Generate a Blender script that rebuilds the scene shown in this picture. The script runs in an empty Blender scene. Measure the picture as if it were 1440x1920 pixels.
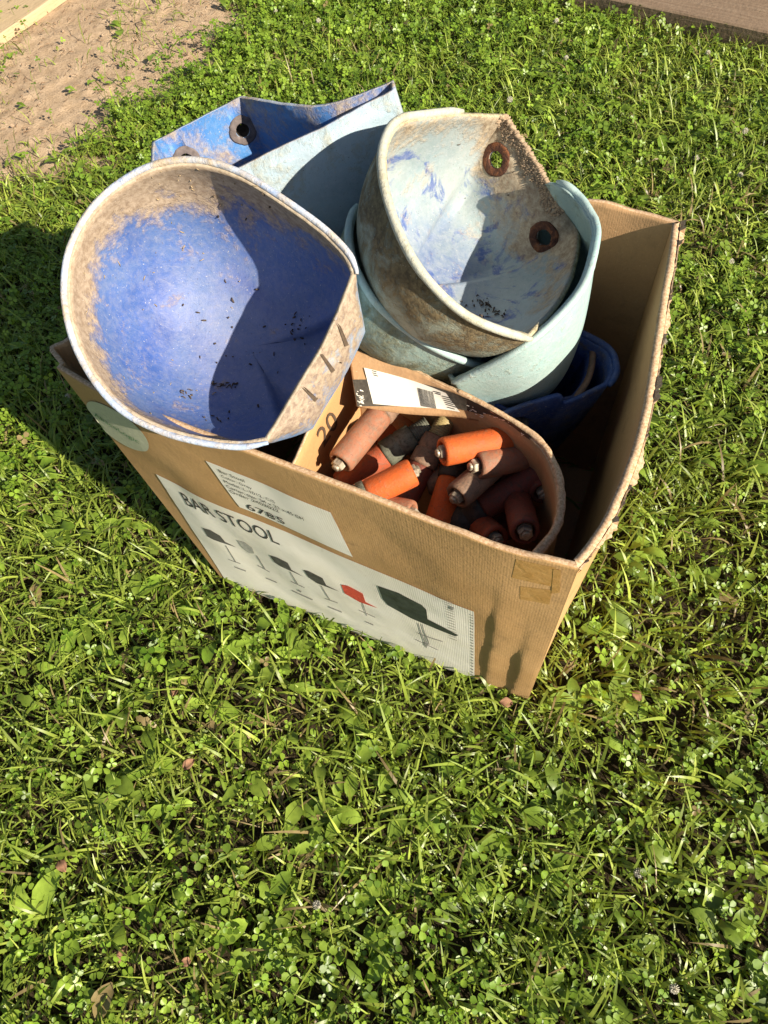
import bpy, bmesh, math, random
import numpy as np
from mathutils import Vector, Matrix
from mathutils.bvhtree import BVHTree
random.seed(7); rng = np.random.default_rng(11)
SC = bpy.context.scene
COL = SC.collection

# ------------------------------------------------------------------ camera
FPX = 1331.0; CAM_H = 1.2; PITCH = math.radians(60); ROLL = math.radians(-11)
def basis(p, r):
    f = np.array([0, math.cos(p), -math.sin(p)]); rt = np.array([1., 0, 0]); u = np.cross(rt, f)
    c, s = math.cos(r), math.sin(r)
    return c*rt + s*u, -s*rt + c*u, f
CR, CU, CF = basis(PITCH, ROLL); CC = np.array([0, 0, CAM_H])
cam = bpy.data.cameras.new('camera'); camo = bpy.data.objects.new('camera', cam); COL.objects.link(camo)
cam.sensor_fit = 'VERTICAL'; cam.sensor_height = 36; cam.lens = FPX/1920*36; cam.clip_start = 0.02; cam.clip_end = 200
camo.matrix_world = Matrix(((CR[0], CU[0], -CF[0], CC[0]), (CR[1], CU[1], -CF[1], CC[1]), (CR[2], CU[2], -CF[2], CC[2]), (0, 0, 0, 1)))
SC.camera = camo
# ------------------------------------------------------------------ sky and sun
SUN_AZ = math.radians(-48); SUN_EL = math.radians(31)
SUN = np.array([math.cos(SUN_AZ)*math.cos(SUN_EL), math.sin(SUN_AZ)*math.cos(SUN_EL), math.sin(SUN_EL)])
w = bpy.data.worlds.new('World'); SC.world = w; w.use_nodes = True
nt = w.node_tree; nt.nodes.clear()
sky = nt.nodes.new('ShaderNodeTexSky'); sky.sky_type = 'NISHITA'; sky.sun_disc = False
sky.sun_elevation = SUN_EL; sky.sun_rotation = math.atan2(SUN[0], SUN[1])
bg = nt.nodes.new('ShaderNodeBackground'); bg.inputs[1].default_value = 0.055
wo = nt.nodes.new('ShaderNodeOutputWorld'); nt.links.new(sky.outputs[0], bg.inputs[0]); nt.links.new(bg.outputs[0], wo.inputs[0])
sl = bpy.data.lights.new('sun', 'SUN'); sl.energy = 5.0; sl.angle = math.radians(0.5); sl.color = (1, .9, .76)
so = bpy.data.objects.new('sun', sl); COL.objects.link(so)
so.rotation_euler = Vector(SUN).to_track_quat('Z', 'Y').to_euler()
SC.view_settings.view_transform = 'Standard'; SC.view_settings.look = 'None'; SC.view_settings.exposure = 0.8; SC.view_settings.gamma = 1
SC.cycles.max_bounces = 5; SC.cycles.diffuse_bounces = 3; SC.cycles.transparent_max_bounces = 6

# ------------------------------------------------------------------ pixel helpers (real 3D points on planes)
def ray(x, y): return CF + CR*(x-720)/FPX - CU*(y-960)/FPX
def up(x, y, z):
    d = ray(x, y); return CC + d*(z-CAM_H)/d[2]
def hit(x, y, p0, n):
    d = ray(x, y); return CC + d*((p0-CC)@n)/(d@n)
def pr(p):
    d = np.asarray(p)-CC; return np.array([720+FPX*(d@CR)/(d@CF), 960-FPX*(d@CU)/(d@CF)])
def camdir(r, u, t):
    v = CR*r + CU*u - CF*t; return v/np.linalg.norm(v)
def unit(v): v = np.asarray(v, float); return v/np.linalg.norm(v)

# ------------------------------------------------------------------ object helpers
def tag(o, label, cat, group=None, kind=None):
    if label: o['label'] = label
    if cat: o['category'] = cat
    if group: o['group'] = group
    if kind: o['kind'] = kind
    return o
def empty(name, loc, label, cat, group=None):
    o = bpy.data.objects.new(name, None); COL.objects.link(o); o.location = Vector(loc); o.empty_display_size = .02
    return tag(o, label, cat, group)
def link(name, me, mats, parent=None, smooth=True):
    o = bpy.data.objects.new(name, me); COL.objects.link(o)
    for m in (mats if isinstance(mats, (list, tuple)) else [mats]): me.materials.append(m)
    if smooth: me.shade_smooth()
    if parent is not None:
        o.parent = parent; o.matrix_parent_inverse = Matrix.Translation(parent.location).inverted()
    return o
def mesh(name, V, Fc):
    me = bpy.data.meshes.new(name); me.from_pydata([tuple(map(float, v)) for v in V], [], Fc); me.update(); return me
def bake(o):
    bpy.context.view_layer.update(); dg = bpy.context.evaluated_depsgraph_get()
    me = bpy.data.meshes.new_from_object(o.evaluated_get(dg), preserve_all_data_layers=True, depsgraph=dg)
    old = o.data; o.modifiers.clear(); o.data = me; bpy.data.meshes.remove(old); return o
def fixn(me):
    bm = bmesh.new(); bm.from_mesh(me); bmesh.ops.recalc_face_normals(bm, faces=bm.faces); bm.to_mesh(me); bm.free()
def catmull(P, n, closed=False):
    P = np.array(P, float); m = len(P)
    if m == 2: return np.array([P[0]+(P[1]-P[0])*t for t in np.linspace(0, 1, n)])
    Q = np.vstack([2*P[0]-P[1], P, 2*P[-1]-P[-2]])
    seg = np.linalg.norm(np.diff(P, axis=0), axis=1); cum = np.concatenate([[0], np.cumsum(seg)])
    out = []
    for t in np.linspace(0, cum[-1], n):
        i = min(np.searchsorted(cum, t, 'right')-1, m-2); f = (t-cum[i])/max(seg[i], 1e-9)
        a, b, c, d = Q[i], Q[i+1], Q[i+2], Q[i+3]
        out.append(.5*((2*b)+(-a+c)*f+(2*a-5*b+4*c-d)*f*f+(-a+3*b-3*c+d)*f**3))
    return np.array(out)
def tube_mesh(P, r, k=10, cap=True, noise=0, squash=None):
    P = [np.array(p, float) for p in P]; V = []; Fc = []
    ref = np.array([0.13, .21, .97]); n = len(P)
    for i, p in enumerate(P):
        t = unit(P[min(i+1, n-1)]-P[max(i-1, 0)]); a = unit(np.cross(t, ref)); b = np.cross(t, a)
        rr = r[i] if hasattr(r, '__len__') else r
        for j in range(k):
            q = 2*math.pi*j/k; m = 1+noise*random.uniform(-1, 1)
            V.append(p+(a*math.cos(q)+b*math.sin(q))*rr*m)
    for i in range(n-1):
        for j in range(k): Fc.append((i*k+j, i*k+(j+1) % k, (i+1)*k+(j+1) % k, (i+1)*k+j))
    if cap: Fc += [tuple(range(k))[::-1], tuple(range((n-1)*k, n*k))]
    return V, Fc
class MB:
    def __init__(s): s.V = []; s.F = []; s.M = []
    def add(s, V, Fc, mi=0):
        o = len(s.V); s.V += list(V); s.F += [tuple(i+o for i in f) for f in Fc]; s.M += [mi]*len(Fc)
    def build(s, name, mats, parent=None, smooth=True, fix=True):
        me = mesh(name, s.V, s.F)
        me.polygons.foreach_set('material_index', s.M)
        if fix: fixn(me)
        return link(name, me, mats, parent, smooth)

def prof_lathe(mb, P0, ax, prof, K=28, mi=0):
    a = unit(np.cross(ax, [.31, .17, .93])); b = np.cross(ax, a); V = []; m = len(prof); Fc = []
    for j in range(K):
        q = 2*math.pi*j/K
        for r, z in prof: V.append(P0+ax*z+(a*math.cos(q)+b*math.sin(q))*r)
    for j in range(K):
        for i in range(m-1): Fc.append((j*m+i, j*m+i+1, ((j+1) % K)*m+i+1, ((j+1) % K)*m+i))
    mb.add(V, Fc, mi)
# ------------------------------------------------------------------ materials
class NT:
    def __init__(s, name):
        s.m = bpy.data.materials.new(name); s.m.use_nodes = True; s.n = s.m.node_tree; s.n.nodes.clear()
        s.out = s.new('ShaderNodeOutputMaterial')
    def new(s, t, **k):
        x = s.n.nodes.new(t)
        for a, b in k.items(): setattr(x, a, b)
        return x
    def L(s, a, b): s.n.links.new(a, b)
    def coord(s, kind='Object'):
        return s.new('ShaderNodeTexCoord').outputs[kind]
    def attr(s, name): return s.new('ShaderNodeAttribute', attribute_name=name).outputs['Fac']
    def noise(s, scale, detail=4, rough=.55, dist=0, vec=None, out='Fac'):
        x = s.new('ShaderNodeTexNoise'); x.inputs['Scale'].default_value = scale; x.inputs['Detail'].default_value = detail
        x.inputs['Roughness'].default_value = rough; x.inputs['Distortion'].default_value = dist
        s.L(vec if vec is not None else s.coord(), x.inputs['Vector']); return x.outputs[out]
    def ramp(s, f, stops):
        x = s.new('ShaderNodeValToRGB'); e = x.color_ramp.elements
        while len(e) < len(stops): e.new(.5)
        for q, (p, c) in zip(e, stops):
            q.position = p; q.color = (c, c, c, 1) if isinstance(c, (int, float)) else (*c, 1)
        s.L(f, x.inputs[0]); return x.outputs[0]
    def math(s, op, a, b=0, clamp=False):
        x = s.new('ShaderNodeMath', operation=op); x.use_clamp = clamp
        for i, v in enumerate((a, b)):
            if isinstance(v, (int, float)): x.inputs[i].default_value = v
            else: s.L(v, x.inputs[i])
        return x.outputs[0]
    def mix(s, f, a, b, mode='MIX'):
        x = s.new('ShaderNodeMix', data_type='RGBA', blend_type=mode)
        for i, v in ((0, f), (6, a), (7, b)):
            if isinstance(v, (int, float)): x.inputs[i].default_value = v
            elif isinstance(v, tuple): x.inputs[i].default_value = (*v, 1)
            else: s.L(v, x.inputs[i])
        return x.outputs[2]
    def bsdf(s, col, rough=.6, bump=None, bd=.002, metal=0, spec=.4, trans=0):
        b = s.new('ShaderNodeBsdfPrincipled')
        for k, v in (('Base Color', col), ('Roughness', rough), ('Metallic', metal), ('Specular IOR Level', spec)):
            if isinstance(v, (int, float)): b.inputs[k].default_value = v
            elif isinstance(v, tuple): b.inputs[k].default_value = (*v, 1)
            else: s.L(v, b.inputs[k])
        if bump is not None:
            u = s.new('ShaderNodeBump'); u.inputs['Strength'].default_value = 1; u.inputs['Distance'].default_value = bd
            s.L(bump, u.inputs['Height']); s.L(u.outputs[0], b.inputs['Normal'])
        s.L(b.outputs[0], s.out.inputs[0]); return s.m

def m_cardboard(name, c1=(.54, .33, .145), c2=(.44, .255, .10), flute=True):
    t = NT(name); uv = t.coord('UV')
    big = t.noise(6, 3, .5); fine = t.noise(260, 3, .6); spk = t.noise(420, 2, .5)
    c = t.mix(t.ramp(big, [(.35, 0), (.68, 1)]), c1, c2)
    c = t.mix(t.ramp(fine, [(.35, 0), (.75, .5)]), c, tuple(x*.72 for x in c1))
    c = t.mix(t.ramp(spk, [(.70, 0), (.74, .6)]), c, (.68, .52, .32))
    st = t.noise(18, 5, .7, 1.2)
    c = t.mix(t.ramp(st, [(.56, 0), (.74, .45)]), c, (.25, .155, .075))
    wv = t.new('ShaderNodeTexWave', wave_type='BANDS', bands_direction='X', wave_profile='SIN')
    wv.inputs['Scale'].default_value = 105; wv.inputs['Distortion'].default_value = .8; wv.inputs['Detail'].default_value = 2
    t.L(uv, wv.inputs['Vector'])
    h = t.math('ADD', t.math('MULTIPLY', wv.outputs['Fac'], .028 if flute else 0), t.math('MULTIPLY', fine, .25))
    h = t.math('ADD', h, t.math('MULTIPLY', t.noise(30, 5, .6), .45))
    return t.bsdf(c, .82, h, .0018, spec=.2)
CARD = m_cardboard('cardboard_outer'); CARD_IN = m_cardboard('cardboard_inner', (.52, .315, .16), (.46, .27, .13), True)
CARD_ORANGE = m_cardboard('cardboard_inner_box', (.60, .345, .155), (.54, .30, .125), False)
def m_torn():
    t = NT('torn_cardboard_edge'); n = t.noise(300, 4, .7)
    c = t.mix(t.ramp(n, [(.35, 0), (.65, 1)]), (.42, .25, .13), (.72, .52, .33))
    return t.bsdf(c, .95, n, .0004, spec=.1)
TORN = m_torn()
def m_paper():
    t = NT('white_label_paper'); n = t.noise(500, 3); b = t.noise(12, 4)
    c = t.mix(t.ramp(b, [(.4, 0), (.7, 1)]), (.88, .84, .73), (.82, .77, .64))
    c = t.mix(t.ramp(t.noise(60, 6, .7), [(.6, 0), (.75, .3)]), c, (.45, .38, .25))
    wv = t.new('ShaderNodeTexWave', wave_type='BANDS', bands_direction='X')
    wv.inputs['Scale'].default_value = 105; wv.inputs['Distortion'].default_value = .6
    t.L(t.coord('UV'), wv.inputs['Vector'])
    h = t.math('ADD', t.math('MULTIPLY', wv.outputs['Fac'], .06), t.math('MULTIPLY', t.noise(30, 5), .45))
    return t.bsdf(c, .6, h, .0015, spec=.3)
PAPER = m_paper()
def m_flat(name, c, rough=.7, nz=.25, scale=200):
    t = NT(name); n = t.noise(scale, 4, .6)
    return t.bsdf(t.mix(t.ramp(n, [(.3, 0), (.7, 1)]), tuple(x*(1-nz) for x in c), tuple(min(1, x*(1+nz)) for x in c)), rough, n, .0006)
INK = m_flat('black_ink', (.045, .043, .04)); INKG = m_flat('grey_ink', (.30, .29, .26)); INKR = m_flat('red_ink', (.55, .075, .04)); INKGR = m_flat('green_ink', (.12, .28, .14))
INKL = m_flat('faded_ink', (.42, .41, .36)); TAPE = None
def m_tape():
    t = NT('brown_packing_tape'); n = t.noise(70, 5, .65, .8)
    return t.bsdf(t.mix(t.ramp(n, [(.35, 0), (.65, 1)]), (.52, .30, .11), (.42, .225, .07)), .4, n, .0009, spec=.4)
TAPE = m_tape()

MUD = (.25, .165, .09); MUDL = (.42, .32, .205); MUDD = (.085, .055, .032)
BLUE = (.022, .085, .42); BLUEL = (.10, .24, .60); MINT = (.27, .50, .52); MINTL = (.42, .60, .58); PALE = (.52, .55, .56)
def m_plastic(name, base, alt, alt_amt, mud_amt, mud=MUD, scratch=(.55, .6, .62), scr=.35, patch=None, patch_amt=0, rough=.5, mudcol2=MUDL, center=None, center_amt=0):
    """attributes: s (0 rim .. 1 bottom), mud (extra mud)"""
    t = NT(name); s = t.attr('s'); mu = t.attr('mud')
    n1 = t.noise(7, 5, .6, .6); n2 = t.noise(26, 6, .68, .5); n3 = t.noise(140, 5, .7); n4 = t.noise(520, 3, .6)
    c = t.mix(t.ramp(n1, [(.52-alt_amt*.35, 0), (.72-alt_amt*.35, 1)]), base, alt)
    c = t.mix(t.ramp(n2, [(.42, 0), (.72, .55)]), c, tuple(min(1, x*1.5+.04) for x in base))
    if center is not None:
        cm = t.math('MULTIPLY', t.ramp(s, [(.45, 0), (.85, 1)]), t.ramp(n2, [(.3, .25), (.65, 1)]))
        c = t.mix(t.math('MULTIPLY', cm, center_amt), c, center)
    if patch is not None:
        c = t.mix(t.ramp(t.noise(13, 6, .7, 1.0), [(.60-patch_amt*.25, 0), (.66-patch_amt*.2, .9)]), c, patch)
    # fine scratches / chalking
    sc = t.math('MULTIPLY', t.ramp(n3, [(.40, 0), (.74, 1)]), scr)
    c = t.mix(sc, c, scratch)
    vx = t.new('ShaderNodeMapping'); t.L(t.coord(), vx.inputs['Vector']); vx.inputs['Rotation'].default_value = (.5, .3, .8); vx.inputs['Scale'].default_value = (1, 14, 3)
    c = t.mix(t.ramp(t.noise(30, 5, .7, .4, vx.outputs[0]), [(.57, 0), (.70, scr)]), c, scratch)
    # mud
    m = t.math('ADD', mu, t.math('MULTIPLY', t.math('SUBTRACT', n2, .5), 1.5))
    m = t.math('ADD', m, t.math('MULTIPLY', t.math('SUBTRACT', n3, .5), .55))
    m = t.math('ADD', m, mud_amt)
    mc = t.mix(t.ramp(n3, [(.38, 0), (.62, 1)]), mud, mudcol2)
    c = t.mix(t.ramp(m, [(.28, 0), (.62, .93)]), c, mc)
    c = t.mix(t.ramp(n4, [(.665, 0), (.70, .75)]), c, MUDD)
    c = t.mix(t.ramp(t.noise(380, 2, .5), [(.70, 0), (.73, .55)]), c, (.62, .58, .5))
    h = t.math('ADD', t.math('MULTIPLY', n3, .5), t.math('MULTIPLY', t.ramp(m, [(.3, 0), (.7, 1)]), .9))
    h = t.math('ADD', h, t.math('MULTIPLY', n4, .25))
    return t.bsdf(c, t.ramp(m, [(.25, rough), (.6, .9)]), h, .0012, spec=.35)
P_BLUE_IN = m_plastic('dusty_blue_plastic', (.017, .062, .27), (.085, .15, .34), .55, .22, mud=(.30, .21, .12), mudcol2=(.47, .36, .24), scratch=(.40, .38, .38), scr=.26, center=(.34, .35, .43), center_amt=.5)
P_BLUE_OUT = m_plastic('blue_plastic_outside', (.05, .22, .55), (.30, .45, .62), .5, .2, scr=.3)
P_BLUE_CLEAN = m_plastic('bright_blue_plastic', (.03, .13, .45), (.07, .22, .50), .5, .12, mud=(.32, .23, .15), mudcol2=(.45, .38, .30), scr=.12)
P_MINT = m_plastic('faded_mint_plastic', (.25, .41, .40), (.36, .48, .45), .6, .15, mud=(.20, .20, .12), mudcol2=(.36, .36, .24), scratch=(.62, .66, .62), scr=.32)
P_BLUEMINT = m_plastic('faded_pale_blue_plastic', (.27, .38, .43), (.36, .46, .52), .6, .02, mud=(.22, .22, .16), mudcol2=(.38, .38, .30), scratch=(.6, .64, .66), scr=.3)
P_MINT_DIRTY = m_plastic('dirty_mint_plastic', (.22, .34, .31), (.30, .41, .36), .5, .34, mud=(.08, .085, .05), mudcol2=(.22, .23, .14), scratch=(.5, .55, .45), scr=.35)
P_MUDDY = m_plastic('muddy_bucket_outside', (.25, .30, .24), (.33, .37, .30), .5, .42, mud=(.085, .055, .025), mudcol2=(.24, .175, .085), scratch=(.45, .42, .28), scr=.45)
P_BEIGE_IN = m_plastic('pale_dusty_inside', (.24, .31, .32), (.35, .40, .38), .5, .16, mud=(.28, .19, .11), mudcol2=(.48, .39, .26), patch=(.05, .10, .30), patch_amt=.22, scratch=(.50, .50, .52), scr=.30, center=(.07, .12, .29), center_amt=.9)
P_RIM_TAN = m_plastic('dusty_rim', (.40, .42, .34), (.50, .48, .36), .5, .22, mud=(.28, .22, .11), mudcol2=(.55, .48, .30), scr=.5)
P_RIM_BLUE = m_plastic('scuffed_blue_rim', (.25, .36, .58), (.45, .50, .58), .5, .12, mud=(.36, .27, .16), mudcol2=(.52, .42, .29), scratch=(.7, .72, .75), scr=.6)
P_STRIP = m_plastic('mud_streaked_lip', (.22, .32, .62), (.45, .55, .58), .4, .56, mud=(.40, .28, .17), mudcol2=(.54, .42, .29), scr=.5)
P_DARKBLUE = m_plastic('dark_blue_plastic', (.016, .042, .15), (.025, .07, .26), .4, .26, mud=(.06, .05, .045), mudcol2=(.12, .10, .08), scr=.1)
def m_rust():
    t = NT('rusty_steel'); n = t.noise(90, 6, .7, .5); n2 = t.noise(400, 3)
    c = t.ramp(n, [(.32, (.05, .022, .015)), (.5, (.11, .045, .025)), (.62, (.24, .09, .035)), (.75, (.15, .115, .095))])
    return t.bsdf(c, .85, t.math('ADD', n, n2), .0015, metal=.2)
RUST = m_rust()
def m_metal():
    t = NT('weathered_zinc'); n = t.noise(120, 5, .7)
    return t.bsdf(t.ramp(n, [(.3, (.16, .12, .09)), (.5, (.44, .37, .27)), (.7, (.66, .58, .44))]), .5, n, .0008, metal=.45)
ZINC = m_metal()
def m_grime(name, a, b, c, rough=.6, dust=.5):
    t = NT(name); n = t.noise(22, 5, .65, .5); n2 = t.noise(170, 5, .7); n3 = t.noise(600, 2)
    col = t.mix(t.ramp(n, [(.35, 0), (.68, 1)]), a, b)
    col = t.mix(t.ramp(n2, [(.60-dust*.25, 0), (.72-dust*.1, .85)]), col, c)
    col = t.mix(t.ramp(n3, [(.66, 0), (.70, .6)]), col, (.04, .03, .022))
    col = t.mix(t.ramp(t.noise(45, 6, .75, 1.5), [(.55, 0), (.68, .7)]), col, tuple(x*.55 for x in c))
    return t.bsdf(col, rough, t.math('ADD', n2, t.math('MULTIPLY', n3, .4)), .0009, spec=.3)
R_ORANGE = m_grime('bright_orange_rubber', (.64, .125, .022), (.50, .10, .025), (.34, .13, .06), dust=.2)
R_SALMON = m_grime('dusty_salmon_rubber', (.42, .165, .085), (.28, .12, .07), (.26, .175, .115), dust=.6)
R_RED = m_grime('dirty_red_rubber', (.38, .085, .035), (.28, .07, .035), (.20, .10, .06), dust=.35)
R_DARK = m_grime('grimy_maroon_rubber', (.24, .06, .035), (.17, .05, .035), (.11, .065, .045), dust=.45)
R_BROWN = m_grime('brown_grimy_rubber', (.32, .19, .12), (.24, .15, .10), (.16, .12, .085), dust=.5)
R_GREY = m_grime('grey_green_collar', (.12, .125, .085), (.20, .20, .15), (.07, .065, .05), dust=.5)
R_BLACK = m_grime('black_collar', (.035, .03, .026), (.06, .052, .045), (.10, .08, .06), dust=.3)
BRASS = m_grime('brass_thread', (.42, .33, .15), (.30, .23, .10), (.14, .10, .06), .4, .25)

# ------------------------------------------------------------------ ground masks
def seglist(px, z=0): return np.array([up(x, y, z)[:2] for x, y in px])
DIRT = np.vstack([seglist([(-260, 420), (60, 330), (190, 285), (255, 225), (330, 150), (400, 110), (440, 30), (470, -120)]), seglist([(380, -700), (-900, -420)])])
def inpoly(X, Y, poly):
    ins = np.zeros(X.shape, bool); n = len(poly)
    for i in range(n):
        x1, y1 = poly[i]; x2, y2 = poly[(i+1) % n]
        c = ((y1 > Y) != (y2 > Y)) & (X < (x2-x1)*(Y-y1)/((y2-y1) if abs(y2-y1) > 1e-12 else 1e-12)+x1); ins ^= c
    return ins
def distpoly(X, Y, poly):
    d = np.full(X.shape, 1e9); n = len(poly)
    for i in range(n):
        a = poly[i]; b = poly[(i+1) % n]; ab = b-a; t = np.clip(((X-a[0])*ab[0]+(Y-a[1])*ab[1])/(ab@ab), 0, 1)
        d = np.minimum(d, np.hypot(X-a[0]-t*ab[0], Y-a[1]-t*ab[1]))
    return d
GR = rng.random((64, 64))
def vnoise(X, Y, sc, seed=0):
    x = X*sc+seed*7.3; y = Y*sc+seed*3.1; xi = np.floor(x).astype(int); yi = np.floor(y).astype(int); fx = x-xi; fy = y-yi
    fx = fx*fx*(3-2*fx); fy = fy*fy*(3-2*fy); g = lambda a, b: GR[a % 64, b % 64]
    return (g(xi, yi)*(1-fx)+g(xi+1, yi)*fx)*(1-fy)+(g(xi, yi+1)*(1-fx)+g(xi+1, yi+1)*fx)*fy
def sdirt(X, Y):
    d = distpoly(X, Y, DIRT); d = np.where(inpoly(X, Y, DIRT), d, -d)
    return d + (vnoise(X, Y, 9)-.5)*.22 + (vnoise(X, Y, 27, 2)-.5)*.12
def build_ground():
    def axis(a, b, st, far):
        c = np.arange(a, b+st, st); e = [a-far*(k/6)**2 for k in range(6, 0, -1)]; f = [b+far*(k/6)**2 for k in range(1, 7)]
        return np.array(e+list(c)+f)
    xs = axis(-2.2, 2.4, .015, 40); ys = axis(-.8, 4.2, .015, 40); X, Y = np.meshgrid(xs, ys); d = sdirt(X, Y)
    m = np.clip(d*12+.5, 0, 1)
    Z = (vnoise(X, Y, 4)-.5)*.012*(1-m) + m*((vnoise(X, Y, 30, 1)-.5)*.008+(vnoise(X, Y, 66, 3)-.5)*.005) - .006
    V = np.stack([X, Y, Z], -1).reshape(-1, 3); ny, nx = X.shape; I = np.arange(ny*nx).reshape(ny, nx)
    Fq = np.stack([I[:-1, :-1], I[:-1, 1:], I[1:, 1:], I[1:, :-1]], -1).reshape(-1, 4)
    me = npmesh('ground', V, Fq, 4)
    a = me.attributes.new('dirt', 'FLOAT', 'POINT'); a.data.foreach_set('value', m.reshape(-1).astype(np.float32))
    fa = np.clip(np.maximum(np.maximum(-1.95-X, X-2.25), np.maximum(-.7-Y, Y-4.2))*10, 0, 1)
    a = me.attributes.new('far', 'FLOAT', 'POINT'); a.data.foreach_set('value', fa.reshape(-1).astype(np.float32))
    t = NT('soil'); f = t.attr('dirt'); n = t.noise(25, 6, .7); n2 = t.noise(160, 5, .7); n3 = t.noise(6, 4)
    sand = t.mix(t.ramp(n, [(.3, 0), (.7, 1)]), (.44, .31, .185), (.62, .46, .30))
    sand = t.mix(t.ramp(n2, [(.52, 0), (.68, .7)]), sand, (.22, .13, .075))
    sand = t.mix(t.ramp(n3, [(.5, 0), (.7, .4)]), sand, (.30, .20, .12))
    soil = t.mix(t.ramp(n2, [(.35, 0), (.7, 1)]), (.020, .017, .010), (.07, .05, .025))
    turf = t.mix(t.ramp(n2, [(.38, 0), (.62, 1)]), (.02, .035, .008), (.13, .20, .03))
    soil = t.mix(t.attr('far'), soil, turf)
    c = t.mix(f, soil, sand)
    return link('ground', me, t.bsdf(c, .95, t.math('ADD', n, t.math('MULTIPLY', n2, .8)), .005, spec=.1))
def npmesh(name, V, Fc, k):
    me = bpy.data.meshes.new(name); V = np.asarray(V, np.float32); Fc = np.asarray(Fc, np.int32)
    me.vertices.add(len(V)); me.vertices.foreach_set('co', V.reshape(-1))
    me.loops.add(Fc.size); me.loops.foreach_set('vertex_index', Fc.reshape(-1))
    me.polygons.add(len(Fc)); me.polygons.foreach_set('loop_start', np.arange(0, Fc.size, k, dtype=np.int32))
    me.polygons.foreach_set('loop_total', np.full(len(Fc), k, np.int32)); me.update(calc_edges=True); return me
ground = build_ground(); tag(ground, 'sandy bare soil under the lawn', None, kind='structure')

# ------------------------------------------------------------------ cardboard box
ZT = .58; TH = .006
cr = lambda pts, z: [up(x, y, z) for x, y in pts]
frontT = cr([(106, 690), (200, 742), (340, 800), (540, 876), (700, 937), (860, 1000), (960, 1035), (1085, 1066)], ZT)
rightT = [up(x, y, z) for x, y, z in [(1085, 1066, ZT), (1117, 1026, ZT), (1155, 965, ZT), (1198, 858, ZT), (1222, 765, ZT), (1238, 665, ZT), (1254, 560, ZT), (1268, 480, ZT), (1276, 415, ZT)]]
T4 = frontT[0]+(rightT[-1]-rightT[0])*1.0
backT = [rightT[-1], up(1195, 392, ZT), up(1075, 370, ZT), .75*up(1075, 370, ZT)+.25*T4-np.array([0, 0, .05]), .3*up(1075, 370, ZT)+.7*T4-np.array([0, 0, .07]), T4-np.array([0, 0, .03])]
leftT = [T4-np.array([0, 0, .03]), T4*.6+frontT[0]*.4, T4*.25+frontT[0]*.75+np.array([0, 0, -.01]), up(116, 622, ZT-.005), frontT[0]]
B1 = up(418, 1088, .02); B2 = up(990, 1313, .02); dv = (rightT[-1]-rightT[0])*.93; B1 = B1+(B1-up(418, 1088, .03))*2; B2 = B2+(B2-up(990, 1313, .03))*2
B1[2] = 0; B2[2] = 0; B3 = B2+dv; B4 = B1+dv; B3[2] = B4[2] = 0
NS = [150, 110, 60, 60]; NZ = 90
SIDES = [(frontT, B1, B2), (rightT, B2, B3), (backT, B3, B4), (leftT, B4, B1)]
TOPS = [catmull(a, n+1) for (a, _, _), n in zip(SIDES, NS)]
CX = unit(B2-B1); CY = unit(np.cross([0, 0, 1], CX)); CENT = (B1+B3)/2
def sn(x, e0, e1): t = min(1, max(0, (x-e0)/(e1-e0))); return t*t*(3-2*t)
def wave(a, b, sd): return float(vnoise(np.array(a), np.array(b), 1, sd))-.5
def wallP(side, u, v):
    T = TOPS[side]; x = u*(len(T)-1); i = min(int(x), len(T)-2); f = x-i; tp = T[i]*(1-f)+T[i+1]*f
    _, a, b = SIDES[side]; bp = a+(b-a)*u
    p = tp+(bp-tp)*v
    out = [-CY, CX, CY, -CX][side]
    e = math.sin(math.pi*min(1, max(0, u)))*math.sin(math.pi*min(1, v))
    d = (wave(u*7+side*9, v*6, 1)*.005+wave(u*17, v*14+side, 2)*.0012)*min(1, e*2.5)
    if side == 0:
        # two vertical crushed creases near the right corner
        for uc, v0, am in ((.868, .22, .0034), (.945, .42, .0036)):
            uu = u+.016*(v-.6)+.014*wave(v*5, uc*31, 4)+.008*wave(v*19, uc*17, 6)+.003*wave(v*60, uc*9, 8)
            k = sn(v, v0-.14, v0+.28)*am*(.8+.7*wave(v*8, uc*5, 3))
            d += k*(sn(uu, uc, uc+.009)*(1-sn(uu, uc+.011, uc+.075)))-k*.25*sn(uu, uc-.12, uc)*(1-sn(uu, uc, uc+.02))
    if side == 0: d += .004*math.sin(math.pi*u)*sn(v, 0, .3)*(1-v)
    if side == 3:
        k = (1-sn(v, 0, .25)); d += k*(.012*math.sin(u*55))*sn(u, .6, .85)*(1-sn(u, .97, 1))
    if v > 1e-6: p = p+out*d
    else: p = p+out*d+np.array([0, 0, .003*wave(u*22, side*5, 3)+.0007*wave(u*160, side*5, 5)])
    return p
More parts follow.
